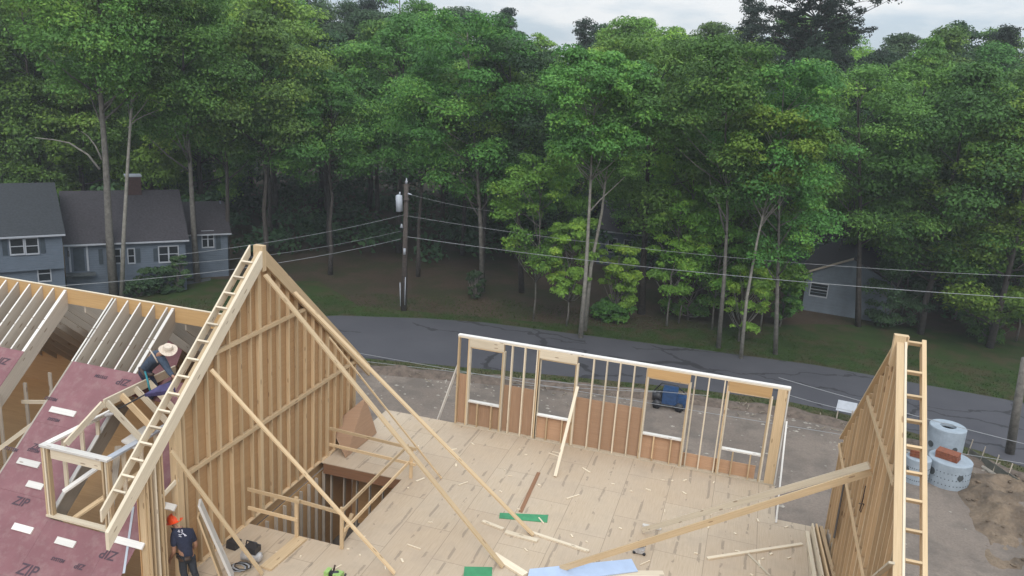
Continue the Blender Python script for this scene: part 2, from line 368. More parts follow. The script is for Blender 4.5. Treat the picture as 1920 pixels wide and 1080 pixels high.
for i in range(80):
    x=random.uniform(8.8,14.3); y=random.uniform(25.8,34); s=random.uniform(.03,.09); z=fm(x,y)
    g.blob((x,y,z+s*.15),(s*random.uniform(.8,1.5),s,s*.6),i,.35,6)
g.make('soil_clods',M['sand'],kind='stuff',label='clods and lumps of earth on the sandy soil heap',cat='soil')
# scattered small stones and chips in the lot (uncountable)
g=G()
for i in range(520):
    x=random.uniform(-17,13); yy=float(np.interp(x,[p[0] for p in rn],[p[1] for p in rn]))
    y=yy-1.2-abs(random.gauss(0,1.6)) if i<330 else random.uniform(24,34); s=random.uniform(.02,.075)*(1.5 if random.random()<.06 else 1)
    g.blob((x,y,GZ+.02),(s*random.uniform(.8,1.8),s,s*.6),i,.3,5)
g.make('scattered_stones',M['stone'],kind='stuff',label='small stones and chips scattered over the bare dirt lot',cat='stones')
g=G()
for i in range(120):
    x=random.uniform(-16,12); yy=float(np.interp(x,[p[0] for p in rn],[p[1] for p in rn])); y=yy-1.3-abs(random.gauss(0,.7)); a=random.uniform(0,6.3); l=random.uniform(.1,.55)
    g.beam((x,y,GZ+.1),(x+l*math.cos(a),y+l*math.sin(a),GZ+.12+random.uniform(0,.15)),.035,.03)
g.make('wood_scraps',M['debris'],kind='stuff',label='scraps of lumber and branches littered along the soil ridge',cat='debris')
# ================================================================ FRAMED HOUSE
XL,XR,YW,YG,YA_,ZA=-10.76,2.885,22.97,21.06,16.2,6.82
SL=.8547; HW=3.06; KN=ZA-SL*(YG-YA_); DN=7.6
def rz(y): return ZA-SL*abs(y-YA_)
X2=1.665
# subfloor with stair hole (hole X XL..-8.31, Y 15.5..19.0)
root=empty('subfloor',(-4,14,-.35),'plywood subfloor of the upper storey with the square stair opening beside the gable','floor')
g=G(); t=.024
def dk(x0,x1,y0,y1): g.box((x0,y0,-t),(x1,y1,0))
HX,HY0,HY1=-8.31,15.5,19.0
dk(XL-.2,HX,DN,HY0); dk(XL-.2,HX,HY1,YG); dk(HX,XR+.16,DN,YG); dk(XL+.05,X2,YG,YW+.12)
g.make('deck_sheathing',M['deck'],root)
g=G(); jz=-.18
for i in range(34):
    x=XL+.1+i*.41
    if x<HX-.05: g.box((x-.02,DN+.06,jz-.15),(x+.02,HY0-.1,-t-.002)); g.box((x-.02,HY1+.1,jz-.15),(x+.02,YG-.05,-t-.002))
    elif HX+.07<x<XR: g.box((x-.02,DN+.06,jz-.15),(x+.02,YG-.05,-t-.002))
g.make('floor_joists',M['lumber'],root)
for nm,lo,hi in (('rim_joist',(XL-.2,DN,-.33),(XR+.16,DN+.05,-t-.003)),('rim_joist',(X2+.05,YG-.045,-.33),(XR+.16,YG,-t-.003)),('rim_joist',(X2-.05,YG+.003,-.33),(X2,YW+.06,-t-.003)),('rim_joist',(XL+.05,YW+.06,-.33),(X2,YW+.12,-t-.003)),
    ('stair_header',(XL+.02,HY1,-.33),(HX+.01,HY1+.09,-t-.003)),('stair_header',(XL+.02,HY0-.09,-.33),(HX+.01,HY0,-t-.003)),('stair_trimmer',(HX,HY0+.003,-.33),(HX+.06,HY1-.003,-t-.003)),('rim_joist',(XR+.11,DN+.06,-.33),(XR+.16,YG-.05,-t-.003))):
    G().box(lo,hi).make(nm,M['cedar'] if nm=='stair_header' else M['lvl'],root)
# lower storey
root=empty('lower_storey',(-4,15,GZ),'enclosed ground storey below the plywood deck, seen down the stair opening','wall')
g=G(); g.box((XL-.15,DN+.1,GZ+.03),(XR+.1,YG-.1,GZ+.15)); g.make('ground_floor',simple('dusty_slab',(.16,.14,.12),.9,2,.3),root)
for lo,hi in (((XL-.13,DN+.02,GZ+.16),(XL-.11,YG-.05,-.34)),((XL-.1,YG-.045,GZ+.16),(XR+.12,YG-.03,-.34)),((XR+.12,DN+.02,GZ+.16),(XR+.14,YG-.05,-.34)),((XL+.1,YW+.04,GZ+.0),(X2-.01,YW+.06,-.34)),((X2-.03,YG-.02,GZ),(X2-.012,YW+.03,-.34))):
    G().box(lo,hi).make('wall_sheathing',M['ply'],root)
def studrow(p0,p1,z0,z1,sp,parent,mat,name='stud',w=.038,d=.09):
    p0=Vector(p0);p1=Vector(p1);L_=(p1-p0).length;n=int(L_/sp); dr=(p1-p0).normalized(); 
    for i in range(n+1):
        p=p0+dr*(i*sp); G().beam((p.x,p.y,z0),(p.x,p.y,z1),d,w,dr).make(name,mat,parent)
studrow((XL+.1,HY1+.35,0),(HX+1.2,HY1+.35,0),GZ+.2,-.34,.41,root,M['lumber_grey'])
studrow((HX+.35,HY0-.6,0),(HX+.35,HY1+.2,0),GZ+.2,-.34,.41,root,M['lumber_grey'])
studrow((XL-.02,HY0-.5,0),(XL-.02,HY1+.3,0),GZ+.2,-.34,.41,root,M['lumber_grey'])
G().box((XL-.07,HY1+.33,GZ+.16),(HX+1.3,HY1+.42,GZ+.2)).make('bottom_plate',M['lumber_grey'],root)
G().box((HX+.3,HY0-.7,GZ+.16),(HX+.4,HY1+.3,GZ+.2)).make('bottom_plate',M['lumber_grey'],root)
# ---- far window wall
root=empty('window_wall_frame',((-8.27+X2)/2,YW,0),'long stud wall with four window openings standing at the far edge of the deck','wall frame')
xw=lambda px,py: float(on(px,py,1,YW).x)
def st(px,py,z0=.05,z1=HW-.09,w=.038,mat='lumber',name='stud'):
    x=xw(px,py); G().box((x-w/2,YW-.0,z0),(x+w/2,YW+.14,z1)).make(name,M[mat],root)
X1=-8.27
G().box((X1,YW-.0,.002),(X2,YW+.14,.045)).make('bottom_plate',M['lumber_pale'],root)
G().box((X1,YW-.0,HW-.088),(X2,YW+.14,HW-.046)).make('top_plate',M['lumber_pale'],root)
G().box((X1-.01,YW-.004,HW-.043),(X2+.01,YW+.144,HW)).make('top_plate',M['lumber_white'],root)
G().box((X1,YW,.05),(X1+.05,YW+.14,HW-.09)).make('stud',M['lumber'],root)
for px,py in ((957,708),(981,708),(1004.5,708),(1010,708),(1108,738),(1133,738),(1158,738),(1185,738),
              (1298,758),(1322,773),(1352,773)): st(px,py,mat='lumber_pale')
WIN=[]
for (l,r,y,zs,zt) in ((882,938.5,708,.86,2.72),(1014,1077,708,.83,2.72),(1214,1287,750,.86,2.70),(1365,1440,770,.84,2.68)):
    a,b=xw(l-4,y),xw(r+4,y)
    for xx in (a,b-.0): 
        G().box((xx-.055,YW-.0,.05),(xx-.017,YW+.14,HW-.09)).make('king_stud',M['lumber'],root)
        G().box((xx-.014,YW-.0,.05),(xx+.03,YW+.14,zt-.002)).make('jack_stud',M['lumber_pale'],root)
    a+=.033; b-=.058
    G().box((a-.045,YW-.003,zt),(b+.04,YW+.13,HW-.092)).make('window_header',M['lvl' if l>1100 else 'lumber_pale'],root)
    G().box((a,YW-.005,zs),(b,YW+.14,zs+.042)).make('rough_sill',M['lumber_white'],root)
    for q in (.3,.75): x=a+(b-a)*q; G().box((x-.019,YW,.05),(x+.019,YW+.14,zs-.002)).make('cripple_stud',M['lumber'],root)
    G().box((a+.01,YW+.02,zt-.045),(b-.01,YW+.1,zt-.003)).make('opening_head',M['lumber'],root)
    WIN.append((a,b,zs))
for x in (X2-.32,): G().box((x,YW-.004,.05),(x+.27,YW+.14,HW-.09)).make('corner_post',M['lumber'],root)
G().box((X2-.04,YW+.0,.05),(X2-.0,YW+.14,HW-.09)).make('stud',M['lumber_white'],root)
# outer sheathing pieces below the openings
segs=[(X1,WIN[0][0]-.02,1.72),(WIN[0][0]-.017,WIN[0][1]+.017,.83),(WIN[0][1]+.02,WIN[1][0]-.02,1.60),(WIN[1][0]-.017,WIN[1][1]+.017,.8),(WIN[1][1]+.02,WIN[2][0]-.02,1.62),(WIN[2][0]-.017,WIN[2][1]+.017,.83),(WIN[2][1]+.02,X2-.6,.46),(X2-.597,X2-.35,.46)]
for a,b,z in segs[:-1]: G().box((a,YW+.143,-.3),(b,YW+.158,z)).make('sheathing_panel',M['ply_pink'],root)
# ---- gable walls
def gable(X,s,name,label,near_open,laddermat,rail_off,ytail,px_rungs,ypl0):
    # s=+1: inside faces +X (left gable); s=-1: inside faces -X (right gable)
    root=empty(name,(X,YA_,0),label,'wall frame')
    xi=X-s*.0                # inner stud face
    def bx(x0,x1): return (min(x0,x1),max(x0,x1))
    d0,d1=(bx(X-.035,X-.125) if s>0 else bx(X-s*.04,X-s*.12))   # stud depth
    y=YG-.02; k=0
    ys=[]
    while y>ypl0+.05: ys.append(y); y-=.406
    for i,y in enumerate(ys):
        top=min(rz(y),rz(y-.04))-.16
        w=.04
        if abs(y-YA_)<.3: w=.12
        elif i%6==4: w=.08
        G().box((d0,y-w,.045),(d1,y,top)).make('stud',M['lumber'],root)
    for z in (2.42,4.82):
        ya=YA_+(ZA-z)/SL-.25; yb=max(YA_-(ZA-z)/SL+.25,ypl0)
        g=G(); q=sorted([yy for yy in ys if yb<yy<ya]+[yb,ya])
        for i in range(len(q)-1): 
            if q[i+1]-q[i]>.1: dz=0
            a,b=q[i],q[i+1]-.045
            if b-a>.05: g.box((d0+.006,a+.001,z-.02),(d1-.006,b,z+.022))
        g.make('blocking',M['lumber'],root)
        G().box((bx(X-s*.0,X-s*.037)[0],yb,z-.045),(bx(X-s*.0,X-s*.037)[1],ya,z+.045)).make('wall_girt',M['lumber'],root)
    G().box((d0,ypl0,.002),(d1,YG,.042)).make('bottom_plate',M['lumber'],root)
    # sheathing (exterior)
    e0,e1=(bx(X-.128,X-.14) if s>0 else bx(X-s*.123,X-s*.132))
    poly=[(e0,ypl0,-.3),(e0,YG,-.3),(e0,YG,rz(YG)-.17),(e0,YA_,ZA-.17),(e0,ypl0,rz(ypl0)-.17)]
    G().plate(poly,(e1-e0,0,0)).make('wall_sheathing',M['ply'],root)
    # raked plates / rafters
    for (ya,yb,nm) in ((YA_,YG+.75 if s>0 else YG+.02,'rake_rafter'),(YA_-.0,ytail,'rake_rafter')):
        c=bx(X+s*.045,X-s*.03) if s>0 else bx(X-.0,X+.13)
        dep=.30 if s>0 else .05
        poly=[(c[0],ya,rz(ya)),(c[0],yb,rz(yb)),(c[0],yb,rz(yb)-dep*1.25),(c[0],ya,rz(ya)-dep*1.25)]
        G().plate(poly,(c[1]-c[0],0,0)).make(nm,M['lumber' if (s<0 or yb>ya) else 'lumber_pale'],root)
        # top plate under the sheathing side
        if s>0:
            poly=[(d0,ya,rz(ya)-.03),(d0,yb if yb<ya else YG,rz(yb if yb<ya else YG)-.03),(d0,yb if yb<ya else YG,rz(yb if yb<ya else YG)-.12),(d0,ya,rz(ya)-.12)]
            if yb<ya: poly=[(d0,ya,rz(ya)-.03),(d0,ypl0,rz(ypl0)-.03),(d0,ypl0,rz(ypl0)-.12),(d0,ya,rz(ya)-.12)]
            G().plate(poly,(d1-d0-.001,0,0)).make('raked_plate',M['lumber'],root)
        else:
            yy=yb if yb<ya else YG
            poly=[(X+.135,ya,rz(ya)+.02),(X+.135,yb,rz(yb)+.02),(X+.135,yb,rz(yb)-.1),(X+.135,ya,rz(ya)-.1)]
            G().plate(poly,(.04,0,0)).make('rake_rafter',M['lumber_pale'],root)
    # apex block
    c=bx(X+s*.05,X-s*.2); G().box((c[0],YA_-.07,ZA-.55),(c[1],YA_+.07,ZA+.06)).make('ridge_post',M['lumber'],root)
    # rake ladder near side, outer side
    xo=X-s*rail_off; lad=G(); c=bx(xo,xo+s*.04)
    poly=[(c[0],YA_,rz(YA_)+.03),(c[0],ytail+.25,rz(ytail+.25)+.03),(c[0],ytail+.25,rz(ytail+.25)-.22),(c[0],YA_,rz(YA_)-.22)]
    lo=lad.plate(poly,(.04 if s>0 else .075,0,0)).make('rake_ladder',laddermat,root)
    inn=bx(xo+.04,X-.035) if s>0 else bx(X+.177,xo-.04)
    for y in px_rungs:
        z=rz(y); b=Vector((0,-1,-SL)).normalized(); nrm=Vector((0,-SL,1)).normalized()
        a_=Vector((inn[0]+.002,y,z+.025-.06)); b_=Vector((inn[1]-.002,y,z+.025-.06))
        G().beam(a_,b_,.04,.10,(0,-SL,1)).make('rung',laddermat,lo)
    return root
def rungs(X,pts): return [float(on(px,py,0,X).y) for px,py in pts]
lr=rungs(XL-.36,[(467,468),(452,491),(436,517),(419,545),(404,576),(387,607),(369,637),(350,668),(332,701),(314,735),(296,766),(279,797),(262,828),(245,859),(228,890),(212,920)])
gable(XL,1,'gable_wall_frame','tall triangular stud gable wall on the left with plywood skin and a rake ladder',0,M['lumber_pale'],.36,10.98,[y for y in lr if y<YA_-.1],13.25)
rr_=rungs(XR+.47,[(1728,644),(1729,675),(1730,714),(1731,755),(1732,797),(1733,842),(1734,887),(1736,931),(1738,980),(1740,1030),(1741,1077)])
gable(XR,-1,'gable_wall_frame','tall gable wall on the right seen almost edge-on, with its outer rake ladder',0,M['lumber'],.47,9.4,[YA_-.03]+[y for y in rr_ if y<YA_-.2],8.3)
# posts at the near end of the left gable
root=empty('post_pack',(XL-.1,12.4,0),'pack of tall upright studs left of the worker in the orange hard hat','post')
for y0,x0 in ((12.02,XL-.16),(12.07,XL-.12),(12.20,XL-.14),(12.34,XL-.15),(12.46,XL-.14),(12.56,XL-.16)):
    G().box((x0,y0,.003),(x0+.14,y0+.04,rz(y0)-.36)).make('stud',M['lumber' if y0!=12.34 else 'lumber_pale'],root)
G().box((XL-.185,12.0,-.02),(XL-.17,12.6,rz(12.0)-.3)).make('sheathing_strip',M['ply'],root)
root=empty('post_pack',(XL-.1,13.1,0),'broad light upright boards just behind the worker in the orange hard hat','post')
G().box((XL-.17,12.98,.003),(XL-.02,13.02,rz(12.98)-.38)).make('stud',M['lumber'],root)
G().box((XL-.10,13.03,.003),(XL-.06,13.24,rz(13.0)-.4)).make('board',M['lumber'],root)
G().beam((XL-.05,12.55,2.28),(XL-.05,13.05,2.42),.04,.09).make('block',M['lumber_pale'],root)
# braces: from the left gable face down to the deck
def board(name,a,b,w,h,label,cat,mat='lumber',upv=(0,0,1),group=None,ends=0):
    g=G(); g.beam(a,b,w,h,upv); return g.make(name,M[mat],label=label,cat=cat,group=group)
BX=XL+.12
def fromg(p): v=on(*p,0,BX); return v
def deckp(p,z=.03): return on(*p,2,z)
BR=[((497,515),(943,1062),'longest diagonal brace, running from the peak of the left gable down to the deck',.14,.04),
    ((552,548),(1000,1003),'diagonal brace from the far rake of the left gable to the long green board',.12,.04),
    ((617,632),(828,897),'thin diagonal brace leaning from the far rake of the left gable to the deck',.04,.04),
    ((396,693),(740,1075),'diagonal brace crossing the middle of the left gable wall and the stair opening',.09,.04),
    ((321,846),(492,1076),'short diagonal brace at the near end of the left gable wall',.09,.04)]
for a,b,lb,w,h in BR:
    a=fromg(a);b=deckp(b); n=(b-a).cross(Vector((0,1,0)))
    board('brace',a,b,w,h,lb,'brace',upv=Vector((1,0,1)),group='diagonal braces propping the frames')
# far wall braces
def onw(px,py): return on(px,py,1,YW-.06)
board('brace',on(860,682,1,YW+.2),Vector((*list(gnd(820,790,-.3))[:2],-.3)),.09,.04,'pale brace outside the left end of the window wall','brace','lumber_white',group='diagonal braces propping the frames')
board('brace',onw(1083,725),deckp((1041,893)),.09,.04,'pale brace leaning on the window wall beside its second opening','brace','lumber_pale',group='diagonal braces propping the frames')
board('brace',on(1475,790,1,YW-.08),deckp((1455,980)),.045,.04,'thin pale brace running down at the right end of the window wall','brace','lumber_white',group='diagonal braces propping the frames')
# double plank brace to the right gable
a=on(1634,884,0,XR-.05); b=deckp((1052,1066),.06); board('brace_plank',a,b,.05,.14,'lower of the two long planks propping the right gable from the deck','brace',group='pair of long planks propping the right gable')
a=on(1630,872,0,XR-.12); b=deckp((1205,994),.08); board('brace_plank',a,b,.05,.14,'upper of the two long planks propping the right gable from the deck','brace','lumber_pale',group='pair of long planks propping the right gable')
# guard rails around the stair opening
def rail(label,posts,rails,cat='guard rail'):
    p0=posts[0][0] if posts else rails[0][0]
    root=empty('guard_rail',(p0[0],p0[1],0),label,cat,'temporary rails round the stair opening')
    for a,h in posts: G().box((a[0]-.045,a[1]-.02,.003),(a[0]+.045,a[1]+.02,h)).make('post',M['lumber'],root)
    for a,b in rails: G().beam(a,b,.035,.085).make('rail',M['lumber'],root)
pA=on(556,1010,2,0)
rail('guard rail of two boards along the near edge of the stair opening',[((pA.x,HY0-.13),1.12)],
  [(Vector((XL+.06,HY0-.17,1.05)),Vector((pA.x+.1,HY0-.17,1.03))),(Vector((XL+.06,HY0-.17,.55)),Vector((pA.x+.05,HY0-.17,.53))),(Vector((pA.x-.05,HY0-.06,.98)),Vector((HX+.05,HY0-.06,.92)))])
pc=V(HX+.1,HY0-.1,0)
rail('guard rail running back along the right edge of the stair opening',[((pc.x,pc.y),1.1)],
  [(Vector((pc.x+.03,pc.y-.03,1.04)),Vector((HX+.12,HY1+.1,1.02))),(Vector((pc.x+.07,pc.y,.52)),Vector((HX+.16,HY1+.1,.52)))])
board('kickstand',deckp((640,1015)),Vector((HX+.05,HY0+.5,.6)),.09,.04,'short prop leaning at the near right corner of the stair opening','brace')
rail('guard rail of two boards beyond the far edge of the stair opening',[((HX+.2,HY1+.18),.95)],
  [(Vector((XL+.1,HY1+.2,1.0)),Vector((HX+.35,HY1+.14,.93))),(Vector((XL+.1,HY1+.2,.5)),Vector((HX+.35,HY1+.14,.46)))])
# loose sheet leaning at the far end of the left gable
A=on(648,859,2,.01); Bq=on(706,812,2,.01)
c1=on(620,799,1,YG-.9); c2=on(668,748,1,YG-.1); c3=on(712,800,1,YG+.2)
G().plate([A,Bq,c2+V(.3,0,.1),c1],(.0,.018,.006)).make('leaning_sheet',M['ply_pink'],label='reddish plywood sheet leaning on its corner where the left gable meets the deck edge',cat='plywood sheet')
# lumber and things lying on the deck
def lie(p,q,w,h,name,label,cat,mat='lumber',z=0.003): 
    a=on(*p,2,z+h/2);b=on(*q,2,z+h/2); return board(name,a,b,w,h,label,cat,mat)
lie((948,997),(1008,1014),.14,.04,'board','short wide board lying just below the longer green board','board','lumber_pale')
lie((990,996),(1104,1034),.09,.04,'board','slim pale stud lying on the deck right of the green board','board','lumber_pale',.003)
lie((905,977),(944,992),.09,.04,'board','short board end between the two long braces','board','lumber_pale')
lie((1010,886),(976,960),.10,.02,'board','narrow reddish brown board lying above the green board','board','cedar')
lie((1205,984),(1240,992),.10,.04,'board','small whitish offcut beside the foot of the plank pair','board','lumber_white')
lie((1326,1047),(1504,1020),.09,.04,'board','long thin stud lying on the deck left of the lumber stack','board','lumber_pale')
lie((1402,1038),(1444,1080),.05,.03,'board','thin strip lying below the long thin stud','board','lumber_pale')
lie((1020,1076),(1245,1077),.24,.04,'board','wide cream board along the bottom edge under the pale blue panel','board','lumber_pale')
lie((498,1066),(566,1008),.30,.05,'board','flat wide board lying left of the stair opening corner','board','lumber')
lie((925,1040),(985,1078),.2,.05,'board','flat pale board at the foot of the longest brace','board','lumber_pale')
def panel(px,z,t,name,label,mat,cat='panel'):
    g=G(); g.plate([on(x,y,2,z) for x,y in px],(0,0,t)); return g.make(name,M[mat],label=label,cat=cat)
panel([(937,962),(1028,966),(1026,980),(936,972)],.003,.012,'green_board','long green strip of sheathing lying mid-deck','green')
panel([(871,1063),(923,1064),(922,1090),(868,1090)],.003,.012,'green_board','square green piece of sheathing cut by the bottom edge','green')
panel([(993,1068),(1184,1049),(1196,1072),(985,1100)],.05,.02,'foam_panel','pale blue panel lying at the bottom centre of the deck','blueboard')
g=G()
for i in range(90):
    x=random.uniform(-10,2.4); y=random.uniform(14.2,22.6) if x<1.5 else random.uniform(14.2,20.8)
    if -10.9<x<-8.1 and 15.3<y<19.2: continue
    a=random.uniform(0,6.28); l=random.uniform(.04,.16) if random.random()<.85 else random.uniform(.2,.45); g.beam((x,y,.014),(x+l*math.cos(a),y+l*math.sin(a),.014),random.uniform(.02,.05),.02)
g.make('deck_scraps',M['lumber_pale'],kind='stuff',label='small offcuts and chips of wood scattered over the deck',cat='debris')
# big pale beam leaning in the near left corner
def beamlbl(a,b,w,h,lb,mat='lumber_white'): board('beam',a,b,w,h,lb,'beam',mat)
a=on(374,942,0,XL+.45); b=deckp((436,1082),.1); beamlbl(a,b,.30,.05,'thick whitish beam leaning on the gable beside the worker in the hard hat')
a=on(372,965,0,XL+.35); b=deckp((415,1082),.06); beamlbl(a,b,.22,.04,'second tan beam leaning behind the thick whitish one','lumber')
# lumber stack standing at the far end of the right gable
NM=['leftmost','second from the left','third from the left','fourth from the left','fifth from the left','rightmost']
for i,(x0,y0,z,w,mt) in enumerate([(1513,999,.06,.09,'lumber_pale'),(1522,991,.16,.04,'lumber_pale'),(1529,993,.18,.04,'lumber'),(1538,993,.20,.09,'lumber'),(1552,1000,.26,.04,'lumber_grey'),(1563,1000,.30,.09,'lumber')]):
    a=on(x0,y0,2,z); b=a+V(.18+.05*i,-4.2,0)
    board('long_stud',a,b,w,z*2-.006 if z<.2 else .22,NM[i]+' of the long studs piled beside the foot of the right gable','lumber',mt,group='long studs piled by the right gable')
# ================================================================ LEFT WING ROOF
RY,RZ=16.15,5.0
def lz(y): return RZ-SL*(RY-y)
def onroof(x,y,o=0):
    d=ray(x,y); t=(RZ+o-SL*RY-O.z)/(d.z-SL*d.y); return O+d*t
root=empty('wing_roof_frame',(-16,12,0),'lower roof on the left with bare rafters at the ridge and red sheathing below','roof')
XE=XL-.22; XW=-27
G().box((XW,RY-.0,RZ-.36),(XE,RY+.045,RZ+.03)).make('ridge_board',M['lvl'],root)
G().beam((XW,RY+.022,RZ+.045),(XE,RY+.022,RZ+.045),.05,.02).make('ridge_cap_strip',M['lumber_pale'],root)
NR=Vector((0,-SL,1)).normalized()
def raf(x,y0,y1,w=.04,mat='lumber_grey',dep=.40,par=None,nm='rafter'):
    z=lambda y: RZ-SL*abs(RY-y)
    g=G(); g.plate([(x-w/2,y0,z(y0)),(x-w/2,y1,z(y1)),(x-w/2,y1,z(y1)-dep*1.25),(x-w/2,y0,z(y0)-dep*1.25)],(w,0,0)); return g.make(nm,M[mat],root)
def xr(px,py): return float(on(px,py,1,RY).x)
YE=8.9
hole0,hole1=-16.40,-15.03           # roof hole of the second dormer
xs1=[xr(123-22.2*i,544-3.8*i) for i in range(16)]
for i,x in enumerate(xs1): raf(x,RY-.002,YE,.045 if i else .09)
xs2=[-15.07,-14.98]; 
for x in xs2: raf(x,RY-.002,YE,.045)
for px,py in ((240,562),(263.5,567),(289,571),(314,576)): raf(xr(px,py),RY-.002,12.1 if False else 14.3,.04)
raf(-13.27,RY-.002,YE,.09); raf(-11.55,14.0,YE,.09)
# thin white strips laid along the upper edges of the rafters
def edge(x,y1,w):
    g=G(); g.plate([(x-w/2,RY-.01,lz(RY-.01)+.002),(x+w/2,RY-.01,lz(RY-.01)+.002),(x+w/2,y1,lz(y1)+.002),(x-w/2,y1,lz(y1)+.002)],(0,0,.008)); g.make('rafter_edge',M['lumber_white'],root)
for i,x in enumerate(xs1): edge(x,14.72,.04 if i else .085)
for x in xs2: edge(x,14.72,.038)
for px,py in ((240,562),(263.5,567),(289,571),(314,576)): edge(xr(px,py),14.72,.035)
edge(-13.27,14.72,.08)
# far slope
x=XW
while x<XE:
    raf(x,RY+.05,20.6,.04); x+=.61
g=G(); g.plate([(XW,18.0,RZ-SL*1.85),(XE,18.0,RZ-SL*1.85),(XE,20.6,RZ-SL*4.45),(XW,20.6,RZ-SL*4.45)],(0,0,.02)); g.make('far_slope_sheathing',M['lumber_grey'],root)  # stops short of the ridge, shaped to let daylight into the attic
# red sheathing on the near slope, with holes for the two dormers
def sheet(x0,x1,y0,y1):
    g=G(); g.plate([(x0,y0,lz(y0)+.003),(x1,y0,lz(y0)+.003),(x1,y1,lz(y1)+.003),(x0,y1,lz(y1)+.003)],(0,0,.014)); return g.make('red_sheathing',M['zip'],root)
DX0,DX1,DY0,DY1=-13.27,-11.60,12.02,14.3
yb=14.72
y=yb
while y>9.2:
    y2=y-1.22
    sheet(XW,hole0-.1,y2+.004,y)
    lo=y2+.004
    if y2>=DY1 or y<=DY0+.02: sheet(hole1+.0,XE+.0,lo,y)
    else:
        sheet(hole1,DX0+.03,lo,y); 
        sheet(DX1-.02,XE,lo,y)
        if lo<DY0<y: sheet(DX0+.033,DX1-.023,lo,DY0)
        if lo<DY1<y: sheet(DX0+.033,DX1-.023,DY1,y)
    y=y2
# second hole lower end
sheet(hole0-.097,hole1-.003,9.2,10.2)
# inside: attic floor, inner red board and knee framing
root2=empty('wing_attic_frame',(-16,12,0),'dim attic framing visible through the open rafters and holes of the left roof','framing')
G().box((XW,20.4,-.0),(XE,20.44,1.25)).make('far_knee_wall',M['ply'],root2)
G().box((XW,9.4,-.10),(XE-.0,20.5,-.02)).make('attic_floor',M['ply'],root2)
g=G(); g.plate([(-16.2,16.9,2.4),(-14.2,16.9,2.4),(-14.2,17.7,3.5),(-16.2,17.7,3.5)],(0,.015,0)); g.make('red_board',M['zip'],root2)
studrow((XW+1,11.1,0),(XE-.3,11.1,0),0,lz(11.1)-.4,.61,root2,M['lumber_grey'])
studrow((hole0-.1,12.4,0),(hole0-.1,15.4,0),0,3.0,.75,root2,M['lumber_grey'])
G().box((XW+1,11.04,-.02),(XE-.3,11.16,.05)).make('plate',M['lumber_grey'],root2)
for a,b in (((-16.3,13.0,1.6),(-14.9,13.9,2.9)),((-16.3,13.6,.4),(-15.0,12.6,1.9)),((-16.0,14.2,1.0),(-15.2,12.4,1.0)),((-16.9,12.4,2.0),(-15.0,12.9,1.3)),((-16.6,14.6,2.5),(-14.9,15.1,2.6))):
    G().beam(a,b,.04,.09).make('prop',M['lumber_pale'],root2)
G().box((-16.42,10.25,-.02),(-15.03,10.29,1.0)).make('knee_sheathing',M['cedar'],root2)
# ---- dormer under construction on the red roof
DZ=3.18; fx0,fx1,fy=-13.30,-11.62,12.07
root=empty('dormer_frame',(-12.45,12.07,1.5),'small open dormer frame of pale studs standing on the red roof beside the left gable','dormer')
zb=lz(fy)+.02
G().box((fx0,fy-.07,zb),(fx1,fy+.07,zb+.045)).make('bottom_plate',M['lumber_pale'],root)
for x in (fx0,fx0+.05,fx0+.13): G().box((x,fy-.045,zb+.047),(x+.04,fy+.045,DZ-.046)).make('front_stud',M['lumber' if x!=fx0+.05 else 'lumber_pale'],root)
for x in (fx1-.04,fx1-.09,fx1-.17): G().box((x,fy-.045,zb+.047),(x+.04,fy+.045,DZ-.046)).make('front_stud',M['lumber' if x!=fx1-.09 else 'lumber_pale'],root)
G().box((fx0-.01,fy-.075,DZ-.042),(fx1+.01,fy+.075,DZ+.004)).make('front_top_plate',M['lumber_white'],root)
G().box((fx0+.22,fy-.02,DZ-.28),(fx1-.2,fy+.02,DZ-.046)).make('front_header',M['lumber_pale'],root)
yk=RY-(RZ-DZ)/SL
G().box((fx0-.01,fy+.08,DZ-.042),(fx0+.13,yk,DZ+.004)).make('side_top_plate',M['lumber_white'],root)
G().box((fx1-.13,fy+.08,DZ-.042),(fx1+.01,yk,DZ+.004)).make('side_top_plate',M['metalgrey'],root)
for x in (fx0+.02,fx1-.12):
    for k in (.45,.95,1.4):
        y=fy+k; zz=lz(y)+.03
        if zz<DZ-.1: G().box((x,y,zz),(x+.09,y+.04,DZ-.046)).make('side_stud',M['lumber_pale'],root)
    G().plate([(x,fy+.08,lz(fy+.08)+.02),(x,yk,lz(yk)+.02),(x,yk,lz(yk)+.06),(x,fy+.08,lz(fy+.08)+.06)],(.09,0,0)).make('sole_plate',M['lumber_white'],root)
RX=-12.45; rzt=3.99; ry0=12.90; ry1=RY-(RZ-rzt)/SL
rb=G(); rb.box((RX-.02,ry0,rzt-.2),(RX+.02,ry1+.15,rzt)); rb.make('dormer_ridge',M['lumber_pale'],root)
G().beam((RX-.0,ry0-.02,rzt-.08),(RX-.25,fy+.02,DZ+.10),.04,.16,(0,-1,1)).make('hip_rafter',M['lumber_pale'],root)
for k in (0,.42,.84,1.25):
    y=ry0+.04+k
    G().beam((RX+.03,y,rzt-.07),(fx1+.02,y,DZ+.07),.04,.15,(.6,0,1)).make('jack_rafter',M['lumber_pale' if k!=.42 else 'lumber'],root)
    
G().plate([(RX-.03,ry0+.1,rzt-.02),(RX-.03,ry1,rzt-.02),(fx0+.05,ry1-.5,DZ+.04),(fx0+.05,fy+1.0,DZ+.04)],(0,0,.015)).make('left_slope_panel',M['lumber'],root)
G().plate([(RX+.1,ry0+.3,2.9),(RX+.55,ry0+.2,2.85),(RX+.5,ry0+1.0,2.95),(RX+.1,ry0+1.0,2.95)],(0,0,.04)).make('stacked_offcuts',M['lumber_white'],root)
